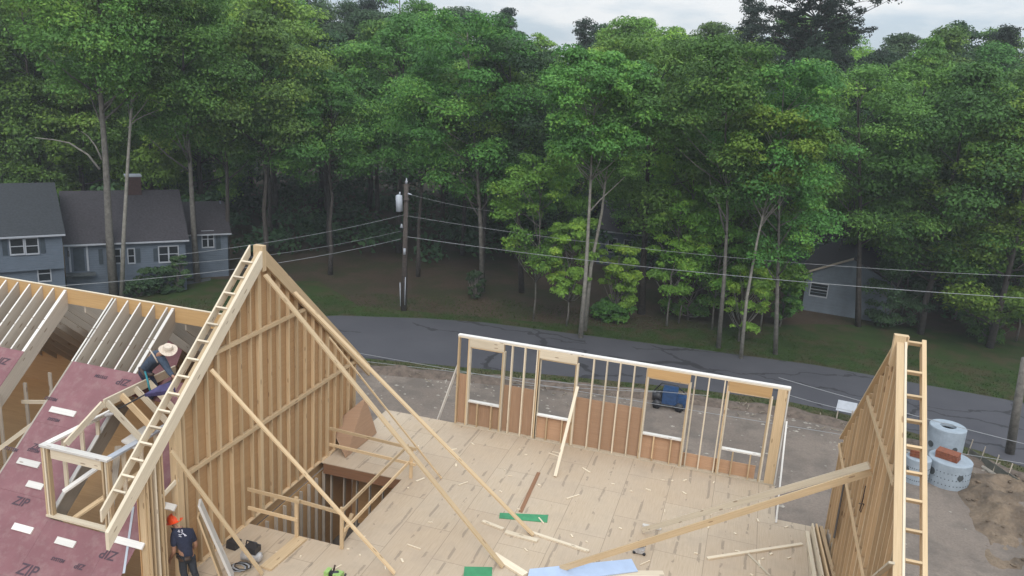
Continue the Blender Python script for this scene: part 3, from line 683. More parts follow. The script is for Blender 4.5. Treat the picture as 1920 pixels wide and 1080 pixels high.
# cluttered framing below the dormer roof opening
for a,b,m_ in (((-13.1,12.3,2.0),(-12.2,13.9,2.9),'lumber_white'),((-12.9,12.2,1.4),(-11.9,13.6,2.3),'lumber'),((-12.7,12.3,.9),(-11.8,13.8,1.2),'lumber_grey'),((-12.0,12.2,1.0),(-13.0,13.8,2.4),'lumber_grey')):
    board('prop',a,b,.14,.04,None,None,m_).parent=None
for o in [q for q in bpy.data.objects if q.name.startswith('prop') and q.parent is None]:
    wl=o.location.copy(); o.parent=root; o.location=wl-root.location
# foothold cleats on the red roof
CL=[(118,772,.50,'topmost white foothold cleat, left of the dormer'),(54,868,.42,'white cleat touching the left post of the dormer halfway up'),(66,910,.30,'white cleat just left of the dormer base'),(43,991,.36,'lower left white foothold cleat near the picture edge'),(123,1017,.34,'white cleat below the dormer, second in the lowest row'),(243,1018,.48,'long white cleat with a dark strap across it, against the post pack'),(318,950,.2,'small white cleat seen between the two post packs')]
for px,py,l,lb in CL:
    c=onroof(px,py,.03); g=G(); d=Vector((1,0,0)); g.beam(c-d*l*.7,c+d*l*.7,.14,.04,NR)
    g.make('foothold_cleat',M['lumber_white'],label=lb,cat='wood cleat',group='white foothold cleats on the red roof')
# printed wordmarks on the red sheathing
def text(s,px,py,size,flip=False,par=None):
    cu=bpy.data.curves.new('printed_word','FONT'); cu.body=s; cu.size=size*.78; cu.align_x='CENTER'; cu.align_y='CENTER'; cu.extrude=.001; cu.shear=.2; cu.offset=.004
    tmp=bpy.data.objects.new('tmp',cu); COL.objects.link(tmp); dg=bpy.context.evaluated_depsgraph_get(); dg.update()
    me=bpy.data.meshes.new_from_object(tmp.evaluated_get(dg)); bpy.data.objects.remove(tmp)
    o=bpy.data.objects.new('printed_word',me); COL.objects.link(o); me.materials.clear(); me.materials.append(M['ink'])
    ex=Vector((1,0,0)); ey=Vector((0,1,SL)).normalized()
    if flip: ex,ey=-ex,-ey
    ez=ex.cross(ey); c=onroof(px,py,.0265)
    o.matrix_world=Matrix(((ex.x,ey.x,ez.x,c.x),(ex.y,ey.y,ez.y,c.y),(ex.z,ey.z,ez.z,c.z),(0,0,0,1)))
    o.parent=RR; o.matrix_parent_inverse=Matrix.Translation(-RR.location)
RR=[o for o in bpy.data.objects if o.name.startswith('wing_roof_frame')][0]
for s,px,py,z,f in (('ZIP',232,716,.30,True),('SYSTEM',190,706,.13,True),('ZIP',6,676,.32,True),('ZIP',38,941,.34,False),('ZIP',50,1070,.42,False),('ZIP',205,1040,.34,True),('ZIP',68,838,.24,False),('SYSTEM',62,845,.12,False),('SYSTEM',95,748,.13,False),('SYSTEM',100,787,.12,False),('SYSTEM',20,842,.14,False),('ZIP',150,1062,.2,True),('SYSTEM',108,1050,.12,False)):
    text(s,px,py,z,f)
g=G(); a=onroof(250,950,.03); b=onroof(232,1075,.03); g.beam(a,b,.05,.004,NR); g.make('roof_strap',M['metalgrey'],label='grey strap hanging down the red roof across a white cleat',cat='strap')
# ================================================================ PEOPLE
def skin(name,verts,edges,mat,parent,root=0,sub=2):
    me=bpy.data.meshes.new('sk'); off=Vector((0,0,0))
    if parent is not None: off=parent.location.copy()
    me.from_pydata([tuple(Vector(v[0])-off) for v in verts],edges,[]); o=bpy.data.objects.new('sk',me); COL.objects.link(o)
    md=o.modifiers.new('s','SKIN'); md.use_smooth_shade=True
    for i,v in enumerate(verts): r=v[1]; me.skin_vertices[0].data[i].radius=(r,r) if not isinstance(r,tuple) else r; me.skin_vertices[0].data[i].use_root=(i==root)
    sb=o.modifiers.new('b','SUBSURF'); sb.levels=sub; sb.render_levels=sub
    dg=bpy.context.evaluated_depsgraph_get(); dg.update(); nm=bpy.data.meshes.new_from_object(o.evaluated_get(dg)); bpy.data.objects.remove(o)
    nm.materials.clear(); nm.materials.append(M[mat]); q=bpy.data.objects.new(name,nm); COL.objects.link(q); q.parent=parent
    for p in nm.polygons: p.use_smooth=True
    return q
def person(base,label,j,hat,cols,shirt_print=False):
    root=empty('person',base,label,'person')
    # continuous body: pelvis, spine, neck, head, arms with fingers, legs
    v=[];e=[]
    def add(p,r,par=None):
        v.append((Vector(p),r)); 
        if par is not None: e.append((par,len(v)-1))
        return len(v)-1
    pel=add(j['pelvis'],.12); sp_=add(j['pelvis'].lerp(j['chest'],.5),.115,pel); ch=add(j['chest'],.13,sp_)
    nk=add(j['neck'],.055,ch); hd=add(j['head'],.088,nk); tp=add(j['head']+(j['head']-j['neck']).normalized()*.09,.07,hd)
    fdir=j['face'].normalized(); add(j['head']+fdir*.105-(j['head']-j['neck']).normalized()*.01,.018,hd)     # nose
    sd_=fdir.cross((j['head']-j['neck']).normalized()).normalized()
    for s in (-1,1): add(j['head']+sd_*s*.098,.016,hd)
    for s in ('l','r'):
        sh=add(j['sh_'+s],.066,ch); el=add(j['el_'+s],.045,sh); wr=add(j['wr_'+s],.03,el)
        d=(j['wr_'+s]-j['el_'+s]).normalized(); pm=add(j['wr_'+s]+d*.06,.032,wr)
        a=d.cross(fdir); a=a.normalized() if a.length>.1 else sd_; n_=d.cross(a)
        for k,l in enumerate((.07,.085,.08,.06)):
            q=j['wr_'+s]+d*.09+a*(k-1.5)*.02; f1=add(q,.010,pm); add(q+d*l*.5+n_*.015,.009,f1); add(q+d*l*.8+n_*.045,.008,len(v)-1)
        q=j['wr_'+s]+d*.045+a*.045; t1=add(q,.012,pm); add(q+d*.03+a*.02+n_*.01,.010,t1)
    for s in ('l','r'):
        hp=add(j['hip_'+s],.088,pel); kn=add(j['kn_'+s],.062,hp); an=add(j['an_'+s],.042,kn); add(j['toe_'+s],.035,an)
    skin('body',v,e,'skin',root)
    # shirt
    v=[];e=[]
    lo_=add(j['pelvis'].lerp(j['hip_l'].lerp(j['hip_r'],.5),1.0),.135); pel=add(j['pelvis'],.15,lo_); sp_=add(j['pelvis'].lerp(j['chest'],.5),.145,pel); ch=add(j['chest'],.165,sp_); add(j['chest'].lerp(j['neck'],.65),.08,ch)
    for s in ('l','r'):
        sh=add(j['sh_'+s],.088,ch); add(j['sh_'+s].lerp(j['el_'+s],cols.get('sleeve',.7)),.066,sh)
        if cols.get('sleeve',.7)>=1: add(j['el_'+s].lerp(j['wr_'+s],.9),.05,len(v)-1)
    skin('shirt',v,e,cols['shirt'],root)
    v=[];e=[]
    pel=add(j['pelvis'],.142)
    for s in ('l','r'):
        hp=add(j['hip_'+s],.108,pel); kn=add(j['kn_'+s],.08,hp); add(j['kn_'+s].lerp(j['an_'+s],.9),.066,kn)
    skin('trousers',v,e,cols['trousers'],root)
    for s in ('l','r'):
        v=[];e=[]; an=add(j['an_'+s]+V(0,0,.02),.06); add(j['an_'+s].lerp(j['toe_'+s],.4),.055,an); add(j['toe_'+s],.048,len(v)-1); skin('boot',v,e,'boot',root)
    ax=(j['head']-j['neck']).normalized() if 'hatax' not in j else j['hatax'].normalized()
    x=ax.cross(fdir); x=x.normalized(); y=x.cross(ax)
    prof={'straw':[(.195,.028),(.18,.022),(.12,.03),(.105,.05),(.10,.10),(.085,.135),(.04,.128),(.0,.118)],
          'hard':[(.17,.0),(.135,.012),(.133,.05),(.126,.095),(.096,.14),(.05,.165),(.0,.17)]}[hat]
    g=G(); n=20; c=j['head']; 
    ring=[]
    for r,h in prof:
        ring.append([c+ax*h+(x*math.cos(2*math.pi*k/n)+y*math.sin(2*math.pi*k/n)*(1.12 if hat=='hard' else 1.05))*r+ (ax*(.02*math.cos(4*math.pi*k/n)) if (hat=='straw' and r>.17) else V(0,0,0)) for k in range(n)])
    for i in range(len(ring)-1):
        for k in range(n): g.face([ring[i][k],ring[i][(k+1)%n],ring[i+1][(k+1)%n],ring[i+1][k]])
    g.make('straw_hat' if hat=='straw' else 'hard_hat',M[hat if hat=='straw' else 'orange'],root,smooth=True)
    g=G(); dd=g.tube([j['head']+ax*-.0+fdir*.084-sd_*.032,j['head']+fdir*.088-sd_*.032],[.012,.008],6).tube([j['head']+fdir*.084+sd_*.032,j['head']+fdir*.088+sd_*.032],[.012,.008],6); g.make('eyes',M['ink'],root)
    v=[];e=[]
    return root
def J(px,py,Y): return on(px,py,1,Y)
P1y=14.15
j=dict(pelvis=J(272,694,P1y+.35),chest=J(292,670,P1y+.15),neck=J(306,661,P1y),head=J(315,657,P1y-.12),face=V(.6,-.45,-.65),hatax=V(.25,-.25,.9),
 sh_l=J(287,663,P1y+.35)+V(-.02,.1,0),sh_r=J(306,676,P1y-.05),el_l=J(312,690,P1y+.2),el_r=J(318,698,P1y-.2),wr_l=J(326,706,P1y),wr_r=J(325,706,P1y-.35),
 hip_l=J(268,700,P1y+.45),hip_r=J(278,704,P1y+.2),kn_l=J(279,722,P1y+.4),kn_r=J(292,726,P1y+.1),an_l=J(268,748,P1y+.45),an_r=J(280,752,P1y+.1),toe_l=J(277,752,P1y+.3),toe_r=J(290,757,P1y-.05))
p1=person(j['an_l'],'worker in a wide straw hat and blue shirt, bent over behind the dormer',j,'straw',dict(shirt='denim',trousers='navy',sleeve=1.0))
def ptube(name,pts,r,mat,par): g=G(); g.tube(pts,r,6); return g.make(name,M[mat],par,smooth=True)
ptube('harness_strap',[J(281,656,P1y-.05),J(288,666,P1y-.12),J(296,680,P1y-.1)],.016,'straw',p1)
ptube('tool_belt',[J(262,690,P1y+.25),J(272,703,P1y+.05),J(287,702,P1y)],.04,'leather',p1)
ptube('safety_rope',[J(272,697,P1y-.0),J(276,710,P1y-.15),J(279,724,P1y-.2),J(282,734,P1y-.2)],.022,'teal',p1)
P2y=13.0
j=dict(pelvis=J(350,1040,P2y+.0),chest=J(342,1004,P2y-.02),neck=J(332,988,P2y),head=J(327,977,P2y+.03),face=V(-.75,.1,-.5),hatax=V(-.35,-.05,.95),
 sh_l=J(328,998,P2y-.15)+V(-.03,0,0),sh_r=J(358,998,P2y+.15),el_l=J(326,1035,P2y-.2),el_r=J(368,1022,P2y+.2),wr_l=J(318,1050,P2y+.05),wr_r=J(352,1036,P2y+.28),
 hip_l=J(343,1046,P2y-.08),hip_r=J(358,1046,P2y+.08),kn_l=V(0,0,0),kn_r=V(0,0,0),an_l=V(0,0,0),an_r=V(0,0,0),toe_l=V(0,0,0),toe_r=V(0,0,0))
for s,dx in (('l',-.02),('r',.05)):
    h=j['hip_'+s]; j['kn_'+s]=V(h.x+dx+.05,h.y-.05,h.z*.52); j['an_'+s]=V(h.x+dx+.1,h.y-.0,.09); j['toe_'+s]=V(h.x+dx-.05,h.y-.03,.045)
p2=person(V(j['an_l'].x,j['an_l'].y,0),'worker in an orange hard hat and dark printed T-shirt, seen from behind',j,'hard',dict(shirt='navy',trousers='jeans',sleeve=.75))
ptube('tool_belt',[j['pelvis']+V(-.16,-.08,-.02),j['pelvis']+V(0,-.16,-.03),j['pelvis']+V(.15,-.08,0)],.05,'leather',p2)
# pale print on the back of the T-shirt (lettering-like strokes)
vd=(O-j['chest']).normalized(); ux=rt; uy=up; c=j['chest']+vd*.172+ux*.0+uy*.02
g=G()
for a,b in (((-.10,.06),(-.07,.10)),((-.07,.10),(-.07,.04)),((-.09,.07),(-.05,.06)),((-.03,.09),(.0,.10)),((-.03,.05),(.01,.05)),((.0,.1),(.0,.05)),((-.11,.01),(-.04,-.01)),((-.04,-.01),(.0,.02)),((.0,.02),(.05,.0)),((.05,.0),(.09,-.03)),((.02,.03),(.06,-.04)),((-.08,-.03),(-.02,-.05))):
    g.beam(c+ux*a[0]+uy*a[1]-vd*abs(a[0])*.25,c+ux*b[0]+uy*b[1]-vd*abs(b[0])*.25,.013,.006,vd)
g.make('shirt_print',M['print'],p2)
# ---- tools on deck and roof
# pneumatic nailer / long pole lying over the dormer
root=empty('long_handled_tool',J(250,752,13.0),'long dark handled tool lying across the dormer rafters','tool')
a=J(203,777,12.9); b=J(322,713,13.5)
ptube('handle',[a,b],.016,'blackplastic',root); ptube('head',[a+V(-.1,0,-.05),a,a+V(.12,.02,.03)],[.03,.06,.02],'greyplastic',root)
g=G(); pts=[J(272,744,13.2),J(300,728,13.4),J(326,720,13.5),J(330,735,13.4),J(300,742,13.3)]
g.plate(pts,(0,-.02,.07)); g.make('dark_tarp',M['purple'],label='crumpled dark purple cloth beside the long handled tool in the dormer',cat='cloth')
# saw near the bottom
c=on(1199,1036,2,0); root=empty('circular_saw',c,'small grey and black power saw standing on the deck above the pale blue panel','power tool')
g=G(); g.box(c+V(-.14,-.1,.03),c+V(.12,.08,.13)); g.make('base_shoe',M['greyplastic'],root)
ptube('motor',[c+V(-.10,.02,.20),c+V(.08,.05,.21)],[.07,.055],'blackplastic',root); ptube('handle',[c+V(-.12,.0,.2),c+V(-.05,.0,.31),c+V(.06,.03,.30),c+V(.12,.04,.18)],.02,'blackplastic',root)
for s in (-1,1): ptube('wheel',[c+V(s*.12,-.11,.04),c+V(s*.12,-.07,.04)],.04,'blackplastic',root)
# compressor
c=on(468,1058,2,0); root=empty('compressor',c,'dark portable compressor with looped hoses near the foot of the short diagonal brace','power tool')
ptube('tank',[c+V(-.25,.05,.16),c+V(-.22,.05,.16),c+V(.2,.12,.16),c+V(.24,.12,.16)],[.05,.12,.12,.05],'greyplastic',root)
g=G(); g.box(c+V(-.14,-.02,.28),c+V(.16,.22,.42)); g.make('motor_housing',M['blackplastic'],root)
ptube('handle',[c+V(-.15,.1,.42),c+V(-.13,.1,.52),c+V(.13,.1,.52),c+V(.15,.1,.42)],.018,'blackplastic',root)
for k in range(4): ptube('hose_coil',[c+V(-.15+.2*math.cos(t/8*6.28)+.05*k,-.25+.14*math.sin(t/8*6.28),.03+.03*k) for t in range(9)],.014,'blackplastic' if k%2 else 'metalgrey',root)
c=on(438,1026,2,0); root=empty('tool_bag',c,'small black tool bag on the deck left of the short diagonal brace','bag')
g=G(); g.plate([c+V(-.14,-.1,.003),c+V(.12,-.12,.003),c+V(.15,.08,.003),c+V(-.12,.1,.003)],(.02,.0,.2)); g.make('bag_body',M['blackplastic'],root); ptube('handle',[c+V(-.08,0,.2),c+V(-.03,0,.3),c+V(.05,0,.3),c+V(.1,0,.2)],.013,'lumber',root)
c=on(626,1086,2,0); root=empty('cordless_tool',c,'lime green and black power tool half cut off by the bottom edge','power tool')
g=G(); g.box(c+V(-.2,-.1,.01),c+V(-.1,.1,.2)); g.make('casing',M['lime'],root); G().box(c+V(.02,-.1,.01),c+V(.2,.1,.19)).make('casing',M['lime'],root)
ptube('motor',[c+V(-.08,0,.12),c+V(.04,0,.15),c+V(.1,.03,.2)],[.08,.07,.03],'blackplastic',root); ptube('grip',[c+V(.24,0,.05),c+V(.28,.02,.2)],.025,'blackplastic',root); ptube('grip',[c+V(-.06,.1,.15),c+V(-.05,.14,.26)],.025,'leather',root)
# cord hook on the right gable and black strip painted in for the dark of an open slit
XI=XR-.012
tag(ptube('hanging_cord',[on(1623,911,0,XI),on(1618,935,0,XI),on(1612,957,0,XI-.01),on(1614,960,0,XI-.03),on(1620,945,0,XI-.02),on(1611,944,0,XI)],.012,'leather',None),'dark looped cord hanging on the right gable below the plank pair','cord')
g=G(); p=[on(1582,906,0,XR+.0),on(1584.5,907,0,XR+.0),on(1566,1010,0,XR+.0),on(1563,1008,0,XR+.0)]; g.plate([q+V(-.005,0,0) for q in p],(-.012,0,0)); g.make('slit_shade_strip',M['blackplastic'],label='long black strip painting the dark of an open slit in the right gable',cat='strip')
board('brace',on(1672,1055,0,XI-.02),on(1625,1095,0,XI-.02),.04,.09,'stub of a board at the foot of the right gable','brace','lumber_pale',(1,0,0),'diagonal braces propping the frames')
# ================================================================ SITE OBJECTS
def lathe(g,c,prof,n=36,mi=0,ax=None):
    base=len(g.v)
    for r,z in prof:
        for k in range(n): t=2*math.pi*k/n; g.v.append((c.x+r*math.cos(t),c.y+r*math.sin(t),c.z+z))
    for i in range(len(prof)-1):
        for k in range(n):
            j=(k+1)%n; g.f.append((base+i*n+k,base+i*n+j,base+(i+1)*n+j,base+(i+1)*n+k)); g.mi.append(mi); g.uv+=[(k,i),(j,i),(j,i+1),(k,i+1)]
def ring(c,R_,h,hole,label,dots=True,top=True,seed=0):
    root=empty('leaching_ring',c,label,'concrete ring','precast concrete rings stacked in the lot')
    g=G(); lathe(g,c,[(R_-.1,.0),(R_,.0),(R_,h-.03),(R_-.03,h),(hole,h),(hole,h-.14),(R_-.1,h-.16),(R_-.1,0)]); g.make('ring_body',M['conc'],root)
    g=G(); vd=math.atan2(-c.y,-c.x)
    rr=random.Random(seed)
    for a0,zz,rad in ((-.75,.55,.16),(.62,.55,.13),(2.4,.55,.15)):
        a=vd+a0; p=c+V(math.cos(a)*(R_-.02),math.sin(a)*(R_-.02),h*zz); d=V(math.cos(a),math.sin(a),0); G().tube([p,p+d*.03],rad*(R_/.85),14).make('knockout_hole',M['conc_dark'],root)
    g=G()
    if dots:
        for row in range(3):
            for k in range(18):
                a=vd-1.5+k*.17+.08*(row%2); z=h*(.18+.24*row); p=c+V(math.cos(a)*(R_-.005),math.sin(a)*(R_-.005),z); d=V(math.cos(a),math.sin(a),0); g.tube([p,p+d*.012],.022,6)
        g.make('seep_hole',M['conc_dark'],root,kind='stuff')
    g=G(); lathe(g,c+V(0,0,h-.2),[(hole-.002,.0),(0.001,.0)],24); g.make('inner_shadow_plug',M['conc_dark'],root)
    return root
c1=gnd(1777,930)+V(0,.75,0); c1=V(8.45,32.2,GZ+.02)
c1=gnd(1773,903)+V(.0,0,.0)
ring(c1,.78,1.0,.30,'front concrete leaching ring with rows of small holes and brown pavers on its lid')
c2=gnd(1763,867); ring(c2,.69,1.62,.30,'tall concrete leaching ring standing behind the one with brown pavers',False)
c3=gnd(1722,902)+V(-.15,0,0); ring(c3,.46,1.0,.2,'smaller concrete ring behind the rake ladder with a little stack of pavers')
def pavers(c,n,w,l,rot,label):
    root=empty('paver_stack',c,label,'pavers','stacks of brown pavers on the concrete rings'); q=Matrix.Rotation(rot,3,'Z')
    for i in range(n):
        rr=q@V(1,0,0); g=G(); a=c+V(random.uniform(-.02,.02),random.uniform(-.02,.02),.035+i*.068); g.beam(a-rr*l/2,a+rr*l/2,w,.055); g.make('paver',M['brick'],root)
pavers(c1+V(-.12,-.05,1.005),4,.5,.78,-.45,'stack of flat brown pavers on the lid of the front concrete ring')
pavers(c3+V(-.12,0,1.005),4,.34,.42,-.2,'smaller stack of brown pavers on the ring behind the rake ladder')
# white sign by the road
c=gnd(1588,790); root=empty('sign_board',c,'blank pale board sign tilted beside the grassy road edge','sign')
p=[on(1572,750,1,c.y),on(1608,757,1,c.y+.1),on(1603,776,1,c.y-.1),on(1567,769,1,c.y-.2)]
G().plate(p,(0,.02,.01)).make('board',M['metalgrey'],root); g=G(); a=(p[2]+p[3])/2+V(0,.05,.1); g.beam(a+V(-.3,0,0),V(a.x-.3,a.y+.05,GZ),.05,.05); g.beam(a+V(.3,0,0),V(a.x+.3,a.y+.05,GZ),.05,.05); g.make('leg',M['lumber_grey'],root)
# blue machine at the road edge
c=gnd(1253,764); root=empty('blue_generator',c,'small blue machine with black wheels seen through the third window opening','machine')
g=G(); g.box(c+V(-.3,-.3,.25),c+V(.35,.25,.95)); g.box(c+V(.36,-.25,.2),c+V(.85,.2,.65)); g.make('housing',M['bluemach'],root)
ptube('engine',[c+V(-.75,0,.45),c+V(-.32,0,.5)],[.25,.3],'blackplastic',root)
for x in (-.5,.5): ptube('wheel',[c+V(x,-.42,.22),c+V(x,-.32,.22)],.22,'blackplastic',root)
ptube('handle',[c+V(-.7,-.1,.75),c+V(-.4,-.1,1.15),c+V(.3,-.1,1.15),c+V(.7,-.1,.8)],.03,'blackplastic',root)
# low rope fence / wire strung along the near side of the road
def wirepts(a,b,sag,n=14): return [a.lerp(b,i/n)+V(0,0,-sag*4*(i/n)*(1-i/n)) for i in range(n+1)]
def wire(pts,r,label,group=None,name='overhead_wire'):
    g=G(); g.tube(pts,r,5); return g.make(name,M['wire'],label=label,cat='wire',group=group)
WG='utility wires strung along the road'
def wl(l,r,Y0,Y1,label,sag=.1,rad=.014):
    a=on(*l,1,Y0); b=on(*r,1,Y1); wire(wirepts(a,b,sag),rad*.8,label,WG)
wl((560,642),(1920,869),33.6,33.8,'wire along the road that passes just above the concrete rings',.1)
wl((560,662),(1330,742),34.2,34.2,'wire along the near road edge crossing the middle of the window wall',.12)
wl((560,690),(1230,735),34.6,34.6,'lowest wire along the near road edge behind the window wall',.1)
wl((1460,708),(1920,832),33.0,31.0,'upper wire at the right passing over the road above the rings',.05)
wl((1480,741),(1600,772),36.5,36.0,'short wire ending at the white sign board',.03)
# black silt barrier with stakes at the right road edge
root=empty('silt_fence',gnd(1850,880),'sagging silt fence with thin stakes along the road edge at the far right','fence')
fp=[gnd(*p)+V(0,0,0) for p in ((1812,858),(1835,872),(1860,888),(1885,905),(1912,922),(1950,945),(2010,985))]
g=G()
for i in range(len(fp)-1): g.plate([fp[i],fp[i+1],fp[i+1]+V(0,0,.42),fp[i]+V(0,0,.45)],(.01,.02,0))
g.make('fabric',simple('mud_grey_fabric',(.13,.13,.11),.9,3),root)
G().tube([p+V(0,-.12,.05) for p in fp],.09,7).make('straw_wattle',M['stone'],root,smooth=True)
for p in fp: G().beam(p+V(0,-.03,0),p+V(.08,-.03,.85),.04,.03).make('stake',M['lumber_grey'],root)
# ================================================================ UTILITY POLE
pb=gnd(757,582); PY=pb.y
root=empty('utility_pole',pb,'dark wooden utility pole with grey transformer across the road','utility pole')
ptop=on(762,345,1,PY); G().tube([pb,ptop],[.17,.13],10).make('pole_shaft',M['pole'],root,smooth=True)
def pt(px,py,dy=-.2): return on(px,py,1,PY+dy)
a=pt(748,367,-.35);b=pt(749,396,-.35); ptube('transformer',[a+V(0,0,.06),a,b],[.10,.21,.21],'metalgrey',root)
ptube('bushing',[pt(749,366,-.35),pt(750,360,-.35)],.05,'metalgrey',root)
ptube('top_insulator',[ptop,ptop+V(0,0,.14),ptop+V(0,0,.2),ptop+V(0,0,.34)],[.05,.09,.05,.03],'trim',root)
ptube('insulator',[pt(753,420),pt(753,427)],[.04,.1],'trim',root)
ptube('insulator',[pt(765,363),pt(772,365)],[.05,.04],'metalgrey',root)
ptube('cross_bracket',[pt(752,376),pt(768,374)],.04,'pole',root)
ptube('meter_box',[pt(758.5,466,-.25),pt(758.5,477,-.25)],.08,'trim',root)
ptube('conduit',[pt(750,530),pt(751,574)],.025,'metalgrey',root); ptube('conduit',[pt(760,520),pt(759,572)],.025,'metalgrey',root)
def pw(l,r,Yl,Yr,lb,sag=.3,rad=.016): wire(wirepts(on(*l,1,Yl),on(*r,1,Yr),sag),rad*.75,lb,WG)
Q=(757,404); pw((330,478),(757,403),30,PY-.2,'upper wire running left from the utility pole',.2,.012); pw((330,495),(752,433),30,PY-.2,'middle wire running left from the utility pole',.25,.01)
pw((-60,545),(752,448),22,PY-.2,'long low wire running left from the utility pole past the blue house',.5,.016)
pw((764,405),(1950,519),PY-.2,44,'upper wire running right from the utility pole',.55,.012); pw((764,444),(1950,561),PY-.2,40,'lower wire running right from the utility pole',.35,.018)
pw((766,364),(1010,405),PY-.2,47,'short wire leaving the top of the utility pole to the right',.2,.01)
# blurred leaning pole at the right edge
a=gnd(1893,850); b=on(1922,672,1,a.y-.6); g=G(); g.tube([a,b],[.19,.14],10); 
r2=empty('utility_pole',a,'leaning grey wooden pole at the right edge of the picture beside the road','utility pole'); g.make('pole_shaft',M['bark'],r2,smooth=True)
# mailbox-like dark posts near the trees
# ================================================================ HOUSES
class Fr:
    def __init__(s,o,d): s.o=Vector(o); s.d=Vector((d[0],d[1],0)).normalized(); s.n=Vector((s.d.y,-s.d.x,0))
    def p(s,a,b,z): return s.o+s.d*a+s.n*b+Vector((0,0,z))   # a along front, b towards viewer
    def blk(s,g,a0,a1,b0,b1,z0,z1,mi=0):
        g.beam(s.p((a0+a1)/2,b0,(z0+z1)/2),s.p((a0+a1)/2,b1,(z0+z1)/2),a1-a0,z1-z0,(0,0,1),mi); return g
def window(fr,root,a0,a1,z0,z1,shut=True,panes=2,b=0):
    g=G(); t=.06
    for q in ((a0-t,a1+t,z1,z1+t),(a0-t,a1+t,z0-t*1.3,z0),(a0-t,a0,z0,z1),(a1,a1+t,z0,z1)): fr.blk(g,q[0],q[1],b+.003,b+.06,q[2],q[3])
    for k in range(1,panes): x=a0+(a1-a0)*k/panes; fr.blk(g,x-.04,x+.04,b+.003,b+.055,z0,z1)
    fr.blk(g,a0,a1,b+.004,b+.04,(z0+z1)/2-.02,(z0+z1)/2+.02)
    w=g.make('window',M['trim'],root); g=G(); fr.blk(g,a0,a1,b+.002,b+.015,z0,z1); 
    g.make('pane',M['glass'],w)
    return w
def addpane(w,root,g): pass
def house(name,base,label):
    return empty(name,base,label,'house')
def lap(fr,g,a0,a1,z0,z1,b):  # clapboard courses
    z=z0
    while z<z1-.01: fr.blk(g,a0,a1,b-.1,b+(.012),z,min(z+.13,z1)); z+=.135
def roofs(fr,root,a0,a1,ze,zr,bf,depth,mat,ov=.25):
    g=G(); g.plate([fr.p(a0,bf+ov,ze-.08),fr.p(a1,bf+ov,ze-.08),fr.p(a1,bf-depth/2,zr),fr.p(a0,bf-depth/2,zr)],(0,0,.1))
    g.plate([fr.p(a0,bf-depth-ov,ze-.08),fr.p(a1,bf-depth-ov,ze-.08),fr.p(a1,bf-depth/2,zr),fr.p(a0,bf-depth/2,zr)],(0,0,.1)); o=g.make('roof',mat,root)
    g=G(); fr.blk(g,a0,a1,bf+ov,bf+ov+.05,ze-.10,ze-.01); g.make('gutter',M['trim'],root); 
    return o
def gpoly(fr,g,a,bf,depth,z0,ze,zr,t): g.plate([fr.p(a,bf,z0),fr.p(a,bf,ze),fr.p(a,bf-depth/2,zr-.03),fr.p(a,bf-depth,ze),fr.p(a,bf-depth,z0)],fr.d*t)
hb=Vector((-36.75,36.0,GZ)); fr=Fr(hb,(.70,.715))
root=house('blue_house',hb,'long blue grey house with dark roofs and a brick chimney at the left')
zz=-GZ
# middle section: a 0..6.9, eave z 3.1 above ground
mid=(0.0,6.4); E_=3.15; RZm=5.5; D_=6.6
g=G(); lap(fr,g,mid[0],mid[1],0,E_,0); fr.blk(g,mid[0],mid[1],-D_,-D_+.1,0,E_); gpoly(fr,g,mid[0],0,D_,0,E_,RZm,.1); gpoly(fr,g,mid[1]-.1,0,D_,0,E_,RZm,.1); g.make('wall',M['siding'],root)
rf_=roofs(fr,root,mid[0]-.02,mid[1]+.2,E_,RZm,0,D_,M['shingle'])
def loc(px,py,frm,b=0):
    # local (a,z) where the pixel ray meets the vertical front plane of a frame
    d=ray(px,py); o=frm.p(0,b,0); t=(o-O).dot(frm.n)/d.dot(frm.n); q=O+d*t; return (q-frm.o).dot(frm.d),q.z-frm.o.z
def winpx(frm,root,x0,y0,x1,y1,**k):
    a0,z1=loc(x0,y0,frm); a1,z0=loc(x1,y1,frm); return window(frm,root,a0,a1,z0,z1,**k)
def shutter(frm,root,x0,y0,x1,y1,nm='shutter',mat='shutter'):
    a0,z1=loc(x0,y0,frm); a1,z0=loc(x1,y1,frm); g=G(); frm.blk(g,a0,a1,.002,.05,z0,z1); return g.make(nm,M[mat],root)
winpx(fr,root,240,467,252,492,panes=1); shutter(fr,root,254,466,264,492); shutter(fr,root,184,467,194,495)
winpx(fr,root,298,463,334,489,panes=2); shutter(fr,root,287,466,296,490); 
winpx(fr,root,212,468,226,492,panes=1)
shutter(fr,root,136,466,160,507,'door','shutter'); 
a0,z1=loc(131,463,fr); a1,z0=loc(164,508,fr); g=G()
for q in ((a0-.1,a0,z0,z1),(a1,a1+.1,z0,z1),(a0-.1,a1+.1,z1,z1+.1)): fr.blk(g,q[0],q[1],.003,.07,q[2],q[3])
g.make('door_frame',M['trim'],root); g=G(); fr.blk(g,a0-.3,a1+.4,.1,.6,z0-.15,z0-.05); g.make('front_step',M['conc_dark'],root)
a0,z=loc(128,470,fr); g=G(); g.tube([fr.p(a0,.05,z),fr.p(a0,.2,z-.3)],.05,6); g.make('porch_lamp',M['blackplastic'],root)
# chimney
cpx=on(252,362,2,GZ+RZm); ca=(cpx-fr.o).dot(fr.d); g=G(); fr.blk(g,ca-.42,ca+.42,-D_/2-.45,-D_/2+.35,RZm-.6,RZm+.95); ch=g.make('chimney',M['chim'],root)
g=G(); fr.blk(g,ca-.47,ca+.47,-D_/2-.5,-D_/2+.4,RZm+.955,RZm+1.03); g.make('chimney_cap',M['trim'],root)
